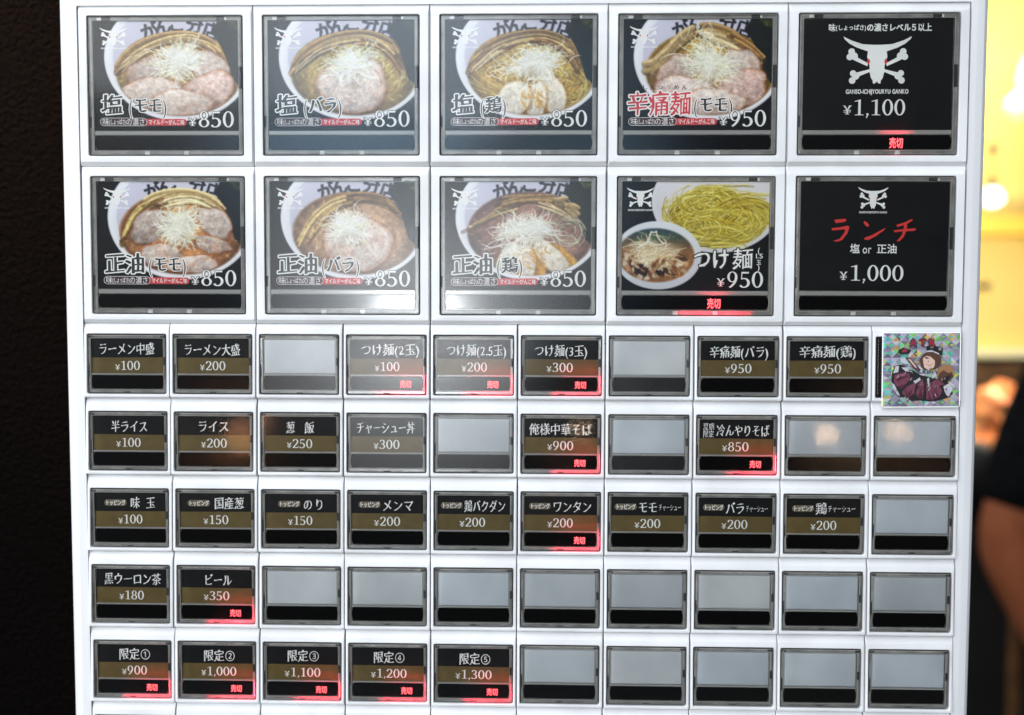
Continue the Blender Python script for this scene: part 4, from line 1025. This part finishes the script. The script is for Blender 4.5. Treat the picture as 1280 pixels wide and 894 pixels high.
    for p in ([(210, 500), (235, 425), (268, 425), (260, 490)], [(275, 345), (320, 335), (360, 400), (330, 410), (285, 385)], [(290, 440), (350, 440), (400, 490), (330, 480)], [(410, 590), (470, 545), (480, 570), (430, 610)], [(450, 420), (500, 440), (490, 500), (450, 470)], [(580, 500), (620, 480), (630, 530), (590, 560)], [(540, 560), (560, 545), (565, 640), (545, 650)], [(700, 640), (770, 600), (790, 680), (750, 745), (720, 720)], [(200, 600), (225, 620), (280, 735), (255, 725), (212, 660)]): g(p, WH)
    g([(330, 335), (370, 340), (440, 420), (480, 470), (450, 490), (400, 440)], MR2); g([(350, 350), (375, 355), (440, 440), (425, 445)], SK)
    g([(255, 262), (300, 235), (385, 262), (360, 300), (270, 305)], K); g([(290, 262), (330, 250), (350, 270), (300, 285)], RD)
    g([(690, 590), (640, 540), (640, 460), (700, 410), (760, 410), (800, 470), (800, 530), (750, 580)], TN); g([(660, 500), (700, 470), (740, 500), (780, 490), (795, 540), (745, 590), (690, 600), (645, 550)], BR); g([(700, 540), (780, 520), (740, 590), (690, 600)], K)
    # head: hair, face, cap
    g([(480, 440), (462, 360), (500, 300), (560, 275), (630, 285), (675, 350), (668, 420), (620, 460), (520, 470)], BR)
    g([(495, 350), (520, 315), (600, 330), (620, 400), (600, 445), (550, 468), (510, 440)], SK)
    g([(490, 350), (520, 300), (600, 300), (640, 350), (640, 440), (612, 430), (612, 370), (570, 330), (530, 320)], BR); g([(520, 330), (560, 345), (540, 352), (515, 345)], K)
    g([(512, 400), (560, 418), (605, 398), (560, 425)], RD); g([(550, 365), (556, 385), (540, 386)], TN)
    g([(530, 275), (525, 225), (575, 210), (690, 240), (680, 320), (640, 300), (580, 270)], K); g([(530, 268), (580, 262), (645, 292), (655, 312), (590, 280), (528, 282)], WH); g([(640, 240), (670, 235), (675, 265), (650, 265)], GY); g([(560, 225), (590, 215), (600, 240), (570, 245)], GY)
    q_ = random.Random(11)
    for k in range(110):
        a, b_ = q_.uniform(215, 775), q_.uniform(400, 770); t = q_.uniform(0.9, 2.3); ln = q_.uniform(18, 52); ww = q_.uniform(2.5, 6)
        if ((a - 495) / 300) ** 2 + ((b_ - 610) / 185) ** 2 > 1: continue
        g([(a, b_), (a + ln * math.cos(t) * .5 - ww * math.sin(t), b_ + ln * math.sin(t) * .5 + ww * math.cos(t)), (a + ln * math.cos(t), b_ + ln * math.sin(t)), (a + ln * math.cos(t) * .5 + ww * math.sin(t), b_ + ln * math.sin(t) * .5 - ww * math.cos(t))], K if k % 4 else (WH if k % 8 else MR3))
    for ch, a in (('A', 390), ('T', 483), ('R', 570)):
        text(mb, ch, X(a - 30), X(a + 34), Y(222), Y(140), zc[0] + .02, RD, bold=(.035, .035), outline=.28, om=K)
    mb.build('printed_figure', root)
sticker()

# ------------------------------------------------------------------ surroundings
fl = MB(); M_floor = noisy(mat('dark_tile_floor', (.05, .045, .04), .5), (.035, .03, .028), (.07, .062, .055), 6)
fl.poly([(-4000, -Z0 * 1000, 3500), (4000, -Z0 * 1000, 3500), (4000, -Z0 * 1000, -5500), (-4000, -Z0 * 1000, -5500)], M_floor)
o = fl.build('floor', None, W((0, 0, 0))); tag(o, kind='structure')

def wbox(mb, p0, p1, m, r=3.0):     # a box in panel millimetres
    mb.box(min(p0[0], p1[0]), min(p0[1], p1[1]), max(p0[0], p1[0]), max(p0[1], p1[1]), min(p0[2], p1[2]), max(p0[2], p1[2]), m, r)
# textured dark wall beside the machine
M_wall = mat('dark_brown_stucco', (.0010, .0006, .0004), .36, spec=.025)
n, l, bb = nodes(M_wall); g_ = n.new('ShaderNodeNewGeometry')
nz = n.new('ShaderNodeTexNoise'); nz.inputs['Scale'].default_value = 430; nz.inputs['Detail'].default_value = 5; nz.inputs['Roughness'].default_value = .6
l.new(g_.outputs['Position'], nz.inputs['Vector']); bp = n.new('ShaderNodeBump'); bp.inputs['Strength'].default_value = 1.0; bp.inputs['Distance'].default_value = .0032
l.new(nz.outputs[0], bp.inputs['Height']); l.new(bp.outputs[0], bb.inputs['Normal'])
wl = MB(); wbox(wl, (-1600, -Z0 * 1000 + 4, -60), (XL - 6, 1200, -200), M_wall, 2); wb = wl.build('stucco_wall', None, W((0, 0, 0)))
tag(wb, 'dark brown rough stucco wall left of the white machine', 'wall')

# yellow room seen past the right edge of the machine
M_yel = noisy(mat('yellow_wall_paint', (.80, .55, .10), .6), (.78, .56, .15), (.84, .64, .20), 3)
M_yel2 = mat('ochre_ledge_paint', (.62, .36, .04), .6)
DW = 3.1
cz = -(DW * 1000 - CAM[2])
def px(u, v, depth): 
    q = CAM + ray(u, v) * depth * 1000; return q
q0 = px(900, -300, DW); q1 = px(1900, 440, DW)
yw = MB(); wbox(yw, (q0[0], q1[1], q0[2]), (q1[0], q0[1], q0[2] - 120), M_yel, 4)
wbox(yw, (q0[0], px(0, 292, DW)[1] + 1, q0[2] + 150), (q1[0], px(0, 268, DW)[1], q0[2] - 10), M_yel2, 4)
o = yw.build('yellow_wall', None, W((0, 0, 0))); tag(o, 'bright yellow painted wall with an ochre ledge, right of and behind the machine', 'wall')
tr_ = MB(); wbox(tr_, (q0[0], px(0, 444, DW)[1], q0[2] + 60), (q1[0], px(0, 434, DW)[1], q0[2] - 5), mat('cream_rail_paint', (.8, .72, .45), .5), 3)
o = tr_.build('cream_rail', None, W((0, 0, 0))); tag(o, 'pale cream rail along the bottom of the yellow wall', 'rail')
lw = MB(); M_brown = noisy(mat('brown_wainscot', (.10, .05, .02), .5), (.05, .022, .01), (.20, .10, .035), 9)
wbox(lw, (q0[0], -Z0 * 1000 + 4, q0[2] + 20), (q1[0], px(0, 446, DW)[1], q0[2] - 120), M_brown, 4)
o = lw.build('wood_panelling', None, W((0, 0, 0))); tag(o, 'dark brown wood panelling below the cream rail', 'panelling')

def tube(pts, r, n=10):
    """swept tube in panel millimetres -> contours"""
    out = []; p = [np.array(q, float) for q in pts]
    for i, q in enumerate(p):
        t = p[min(i + 1, len(p) - 1)] - p[max(i - 1, 0)]; t = t / (np.linalg.norm(t) + 1e-9)
        a = np.cross(t, [0, 0, 1.0]); 
        if np.linalg.norm(a) < .1: a = np.cross(t, [0, 1.0, 0])
        a /= np.linalg.norm(a); b_ = np.cross(t, a); rad = r[i] if isinstance(r, (list, tuple)) else r
        out.append([tuple(q + rad * (a * math.cos(math.tau * k / n) + b_ * math.sin(math.tau * k / n))) for k in range(n)])
    return out
# pendant lamp: ceiling hook, cord, socket, lit bulb
DL = 2.75
lampb = px(1240, 246, DL); M_dk = mat('dark_metal_fitting', (.05, .03, .015), .4); M_cord = mat('tan_cord', (.45, .26, .06), .6)
M_bulb = glow('lit_bulb', (1, .93, .75), 4)
pend = bpy.data.objects.new('pendant_lamp', None); C.objects.link(pend); pend.location = W(px(1241, 186, DL))
tag(pend, 'lit bulb hanging on a thin cord before the yellow wall', 'lamp')
def pbuild(mb, name, par, base, smooth=True): return mb.build(name, par, W((0, 0, 0)) - Vector(base), smooth)
hk = px(1241, 186, DL); sk = px(1240, 228, DL)
mb = MB(); mb.loft(tube([hk + [0, 12, 0], hk + [0, 8, 0], hk, hk + [0, -10, 0], hk + [0, -14, 0]], [4, 11, 14, 9, 3]), M_dk, True, True); pbuild(mb, 'hook', pend, pend.location)
mb = MB(); mb.loft(tube([hk + [0, -13, 0], sk + [0, 12, 0]], 2.5), M_cord, True, True); pbuild(mb, 'cord', pend, pend.location)
mb = MB(); mb.loft(tube([sk + [0, 14, 0], sk + [0, 10, 0], sk + [0, -10, 0], sk + [0, -14, 0]], [3, 9, 12, 10]), M_dk, True, True); pbuild(mb, 'socket', pend, pend.location)
mb = MB(); mb.loft(tube([lampb + [0, 22, 0], lampb + [0, 16, 0], lampb + [0, 4, 0], lampb + [0, -10, 0], lampb + [0, -20, 0], lampb + [0, -25, 0]], [9, 20, 27, 28, 18, 4], 16), M_bulb, True, True); pbuild(mb, 'bulb', pend, pend.location)
l_ = bpy.data.lights.new('room_fill_light', 'POINT'); l_.energy = 10; l_.color = (1, .94, .74); l_.shadow_soft_size = .06  # fill light added to brighten the top of the yellow wall, no fixture
o = bpy.data.objects.new('room_fill_light', l_); C.objects.link(o); o.location = W(px(1256, 50, DL + .02))
l_ = bpy.data.lights.new('lower_room_fill_light', 'POINT'); l_.energy = 8.5; l_.color = (1, .92, .70); l_.shadow_soft_size = .05  # another added fill, lifts the lower part of the wall
o = bpy.data.objects.new('lower_room_fill_light', l_); C.objects.link(o); o.location = W(px(1300, 330, DL - .1))
l_ = bpy.data.lights.new('counter_lamp_light', 'SPOT'); l_.energy = 16; l_.color = (1, .50, .18); l_.shadow_soft_size = .03; l_.spot_size = R(34); l_.spot_blend = .4
o = bpy.data.objects.new('counter_lamp_light', l_); C.objects.link(o); o.matrix_world = aim_matrix(W(px(1300, 250, 2.3)), W(px(1242, 525, 2.45)))
# white spotlight on the yellow wall, wall knob
sp = bpy.data.objects.new('wall_spotlight', None); C.objects.link(sp); s0 = px(1276, 104, 2.9); sp.location = W(s0)
tag(sp, 'white cylindrical spotlight with a dark joint high on the yellow wall', 'spotlight')
M_wm = mat('white_lamp_metal', (.6, .6, .6), .5)
mb = MB(); a, b_ = px(1268, 138, 2.85), px(1284, 122, 2.9); mb.loft(tube([a, a + (b_ - a) * .1, b_], [26, 32, 32], 16), M_wm, True, True); pbuild(mb, 'lamp_head', sp, sp.location)
mb = MB(); a2 = px(1280, 113, 2.9); mb.loft(tube([a2 + [-14, 0, 0], a2 + [14, 0, 0]], 15, 12), M_dk, True, True); pbuild(mb, 'joint', sp, sp.location)
mb = MB(); mb.loft(tube([px(1281, 106, 2.9), px(1286, 72, 2.95)], [20, 14], 12), M_wm, True, True); pbuild(mb, 'arm', sp, sp.location)
mb = MB(); k0 = px(1233, 358, 3.0); mb.loft(tube([k0 + [0, 0, -95], k0 + [0, 0, -20], k0, k0 + [0, 0, 10]], [9, 9, 13, 7], 12), M_dk, True, True)
o = mb.build('coat_peg', None, W((0, 0, 0)), True); tag(o, 'small dark coat peg on the yellow wall under the ledge', 'peg')

# dark counter with orange bundles lit by a warm lamp
M_ctr = noisy(mat('black_counter', (.008, .007, .006), .6), (.006, .005, .004), (.013, .01, .008), 8)
mb = MB(); c0, c1 = px(1000, 596, 2.35), px(1500, 596, 2.35)
wbox(mb, (c0[0], -Z0 * 1000 + 4, c0[2]), (c1[0], c0[1], c0[2] - 420), M_ctr, 6); o = mb.build('service_counter', None, W((0, 0, 0))); tag(o, 'black service counter under the orange bundles', 'counter')
M_or = noisy(mat('orange_wrapping', (.75, .32, .10), .45), (.55, .17, .05), (.85, .46, .17), 22, bump=.6, bscale=40)
for k, (u, v, d, s, lb_) in enumerate([(1238, 572, 2.48, 62, 'crumpled orange bundle, the lowest at the front of the counter'), (1252, 515, 2.50, 66, 'crumpled orange bundle, the topmost of the lit heap'), (1226, 545, 2.53, 60, 'crumpled orange bundle, half hidden by the edge of the machine')]):
    q = px(u, v, d); rr_ = random.Random(k); mb = MB(); cons = []
    for i in range(9):
        t = R(-80 + 20 * i); cons.append([tuple(q + np.array([math.cos(math.tau * j / 14) * math.cos(t), math.sin(t) * 1.05, math.sin(math.tau * j / 14) * math.cos(t)]) * s * (.8 + .4 * rr_.random())) for j in range(14)])
    mb.loft(cons, M_or, True, True); o = mb.build('orange_bundle', None, W((0, 0, 0)), False); tag(o, lb_, 'bundle', 'orange bundles on the counter')
mb = MB(); q = px(1205, 590, 2.3); cons = []
for i in range(9):
    t = R(-85 + 20.6 * i); cons.append([tuple(q + np.array([math.cos(math.tau * j / 16) * math.cos(t) * 90, math.sin(t) * 75, math.sin(math.tau * j / 16) * math.cos(t) * 60])) for j in range(16)])
mb.loft(cons, M_ctr, True, True); o = mb.build('black_bag', None, W((0, 0, 0)), True); tag(o, 'black bag slumped before the counter, half hidden by the machine', 'bag')
M_post = noisy(mat('brown_wood_post', (.16, .07, .02), .5), (.10, .04, .012), (.22, .10, .03), 12)
mb = MB(); a = px(1269, 790, 2.1); b_ = px(1279, 790, 2.1); wbox(mb, (a[0], -Z0 * 1000 + 4, a[2]), (b_[0], a[1] + 20, a[2] - 30), M_post, 2); o = mb.build('wooden_post', None, W((0, 0, 0))); tag(o, 'short brown wooden post behind the arm of the person', 'post')

# ------------------------------------------------------------------ person in black, hand on hip, past the right edge
def skin_mesh(name, verts, edges, radii, m, parent, root=0, sub=2):
    me = bpy.data.meshes.new(name); me.from_pydata([tuple(v) for v in verts], edges, []); me.materials.append(m)
    o = link(name, me, parent); 
    md = o.modifiers.new('skin', 'SKIN'); sv = me.skin_vertices[0].data if me.skin_vertices else None
    if sv is None:
        bpy.context.view_layer.objects.active = o
        me.attributes.new('dummy', 'FLOAT', 'POINT')
    if not me.skin_vertices:
        bpy.context.view_layer.update()
    for i, r in enumerate(radii): me.skin_vertices[0].data[i].radius = (r, r) if not isinstance(r, tuple) else r
    me.skin_vertices[0].data[root].use_root = True; md.use_smooth_shade = True
    s_ = o.modifiers.new('subdivision', 'SUBSURF'); s_.levels = sub; s_.render_levels = sub
    return o
def person():
    D = 1.75
    pel = at(1470, 770, D + .02); pel = Vector((pel.x, pel.y, 0.95))
    root = bpy.data.objects.new('person', None); C.objects.link(root); root.location = (pel.x, pel.y, 0)
    tag(root, 'person in black short sleeved shirt with one bent bare arm, right of machine', 'person')
    B0 = Vector(root.location)
    L_ = lambda u, v, d=D: at(u, v, d) - B0
    sh = L_(1346, 430); elb = L_(1252, 682); wr = L_(1330, 842, D - .03); hand = L_(1372, 872, D - .03)
    px_ = Vector((0, 0, 0))
    skn = noisy(mat('skin', (.26, .075, .03), .6, spec=.1), (.25, .072, .028), (.32, .095, .04), 20); blk = noisy(mat('black_cotton', (.010, .010, .011), .9, spec=.05), (.003, .003, .0035), (.006, .006, .0065), 60)
    neck = Vector((0.02, 0, 1.44)); chest = Vector((0.02, 0, 1.25)); waist = Vector((0.01, 0, 1.05)); pelv = Vector((0, 0, .93)); head = Vector((0.02, -.02, 1.62))
    shr = Vector((2 * neck.x - sh.x, sh.y, sh.z)); er = shr + Vector((.06, .02, -.30)); wr2 = er + Vector((.01, -.06, -.26))
    V_ = [pelv, waist, chest, neck, Vector((.02, -.01, 1.52)), sh, elb, wr, shr, er, wr2, Vector((-.10, 0, .90)), Vector((-.11, -.01, .50)), Vector((-.11, .03, .08)), Vector((.10, 0, .90)), Vector((.11, -.01, .50)), Vector((.11, .03, .08)), Vector((-.12, -.10, .035)), Vector((.12, -.10, .035)), wr + (hand - wr) * .5, wr2 + Vector((0, -.02, -.07))]
    Ed = [(0, 1), (1, 2), (2, 3), (3, 4), (2, 5), (5, 6), (6, 7), (2, 8), (8, 9), (9, 10), (0, 11), (11, 12), (12, 13), (0, 14), (14, 15), (15, 16), (13, 17), (16, 18), (7, 19), (10, 20)]
    rad = [.13, .12, .14, .06, .055, .06, .052, .030, .06, .045, .028, .085, .06, .042, .085, .06, .042, .035, .035, .032, .032]
    body = skin_mesh('body', V_, Ed, rad, skn, root)
    # shirt with sleeve to the elbow, trousers
    hem = sh + (elb - sh) * .90; hem2 = shr + (er - shr) * .75
    skin_mesh('shirt', [Vector((0, 0, .92)), waist, chest, Vector((.02, 0, 1.40)), sh, hem, shr, hem2], [(0, 1), (1, 2), (2, 3), (2, 4), (4, 5), (2, 6), (6, 7)], [.16, .145, .165, .09, .080, .068, .080, .068], blk, root)
    skin_mesh('trousers', [Vector((0, 0, .93)), Vector((-.10, 0, .88)), Vector((-.11, -.01, .50)), Vector((-.11, .03, .10)), Vector((.10, 0, .88)), Vector((.11, -.01, .50)), Vector((.11, .03, .10))], [(0, 1), (1, 2), (2, 3), (0, 4), (4, 5), (5, 6)], [.155, .10, .078, .065, .10, .078, .065], blk, root)
    # head with nose and ears, hair cap
    hv = [Vector((.02, -.015, 1.50)), Vector((.02, -.03, 1.57)), Vector((.02, -.02, 1.65)), Vector((.02, -.01, 1.71)), Vector((.02, -.115, 1.605))]
    skin_mesh('head', hv, [(0, 1), (1, 2), (2, 3), (1, 4)], [(.055, .055), (.068, .078), (.078, .092), (.06, .07), (.012, .014)], skn, root)
    hr = mat('black_hair', (.012, .009, .008), .4)
    skin_mesh('hair', [Vector((.02, .03, 1.56)), Vector((.02, .02, 1.66)), Vector((.02, -.01, 1.72)), Vector((.02, -.06, 1.72))], [(0, 1), (1, 2), (2, 3)], [(.07, .07), (.088, .09), (.08, .085), (.05, .04)], hr, root)
    # fingers of both hands
    for hc, dr, sd in ((wr + (hand - wr) * .5, (hand - wr).normalized(), 1), (wr2 + Vector((0, -.02, -.07)), Vector((0, -.15, -1)).normalized(), -1)):
        sidev = dr.cross(Vector((0, 1, 0.2))).normalized(); fwd = sidev.cross(dr).normalized(); vs, es, rs = [], [], []
        for k, ln in enumerate((.070, .080, .076, .060)):
            b0 = hc + sidev * (k - 1.5) * .020 + dr * .02; i = len(vs)
            vs += [b0, b0 + dr * ln * .5, b0 + dr * ln * .8 + fwd * .012, b0 + dr * ln + fwd * .03]; es += [(i, i + 1), (i + 1, i + 2), (i + 2, i + 3)]; rs += [.010, .009, .0085, .007]
        for k in range(4):
            skin_mesh('finger', vs[4 * k:4 * k + 4], [(0, 1), (1, 2), (2, 3)], rs[4 * k:4 * k + 4], skn, root, 0, 1)
        t0 = hc - sidev * .03 - dr * .02
        skin_mesh('thumb', [t0, t0 - sidev * .022 + dr * .025, t0 - sidev * .026 + dr * .055], [(0, 1), (1, 2)], [.012, .010, .008], skn, root, 0, 1)
    bs = mat('black_shoe', (.01, .01, .01), .4)
    for sx in (-1, 1):
        skin_mesh('shoe', [Vector((sx * .11, .05, .05)), Vector((sx * .115, -.04, .045)), Vector((sx * .12, -.14, .035))], [(0, 1), (1, 2)], [.045, .045, .035], bs, root, 0, 2)
try:
    person()
except Exception as ex:
    import traceback; traceback.print_exc()
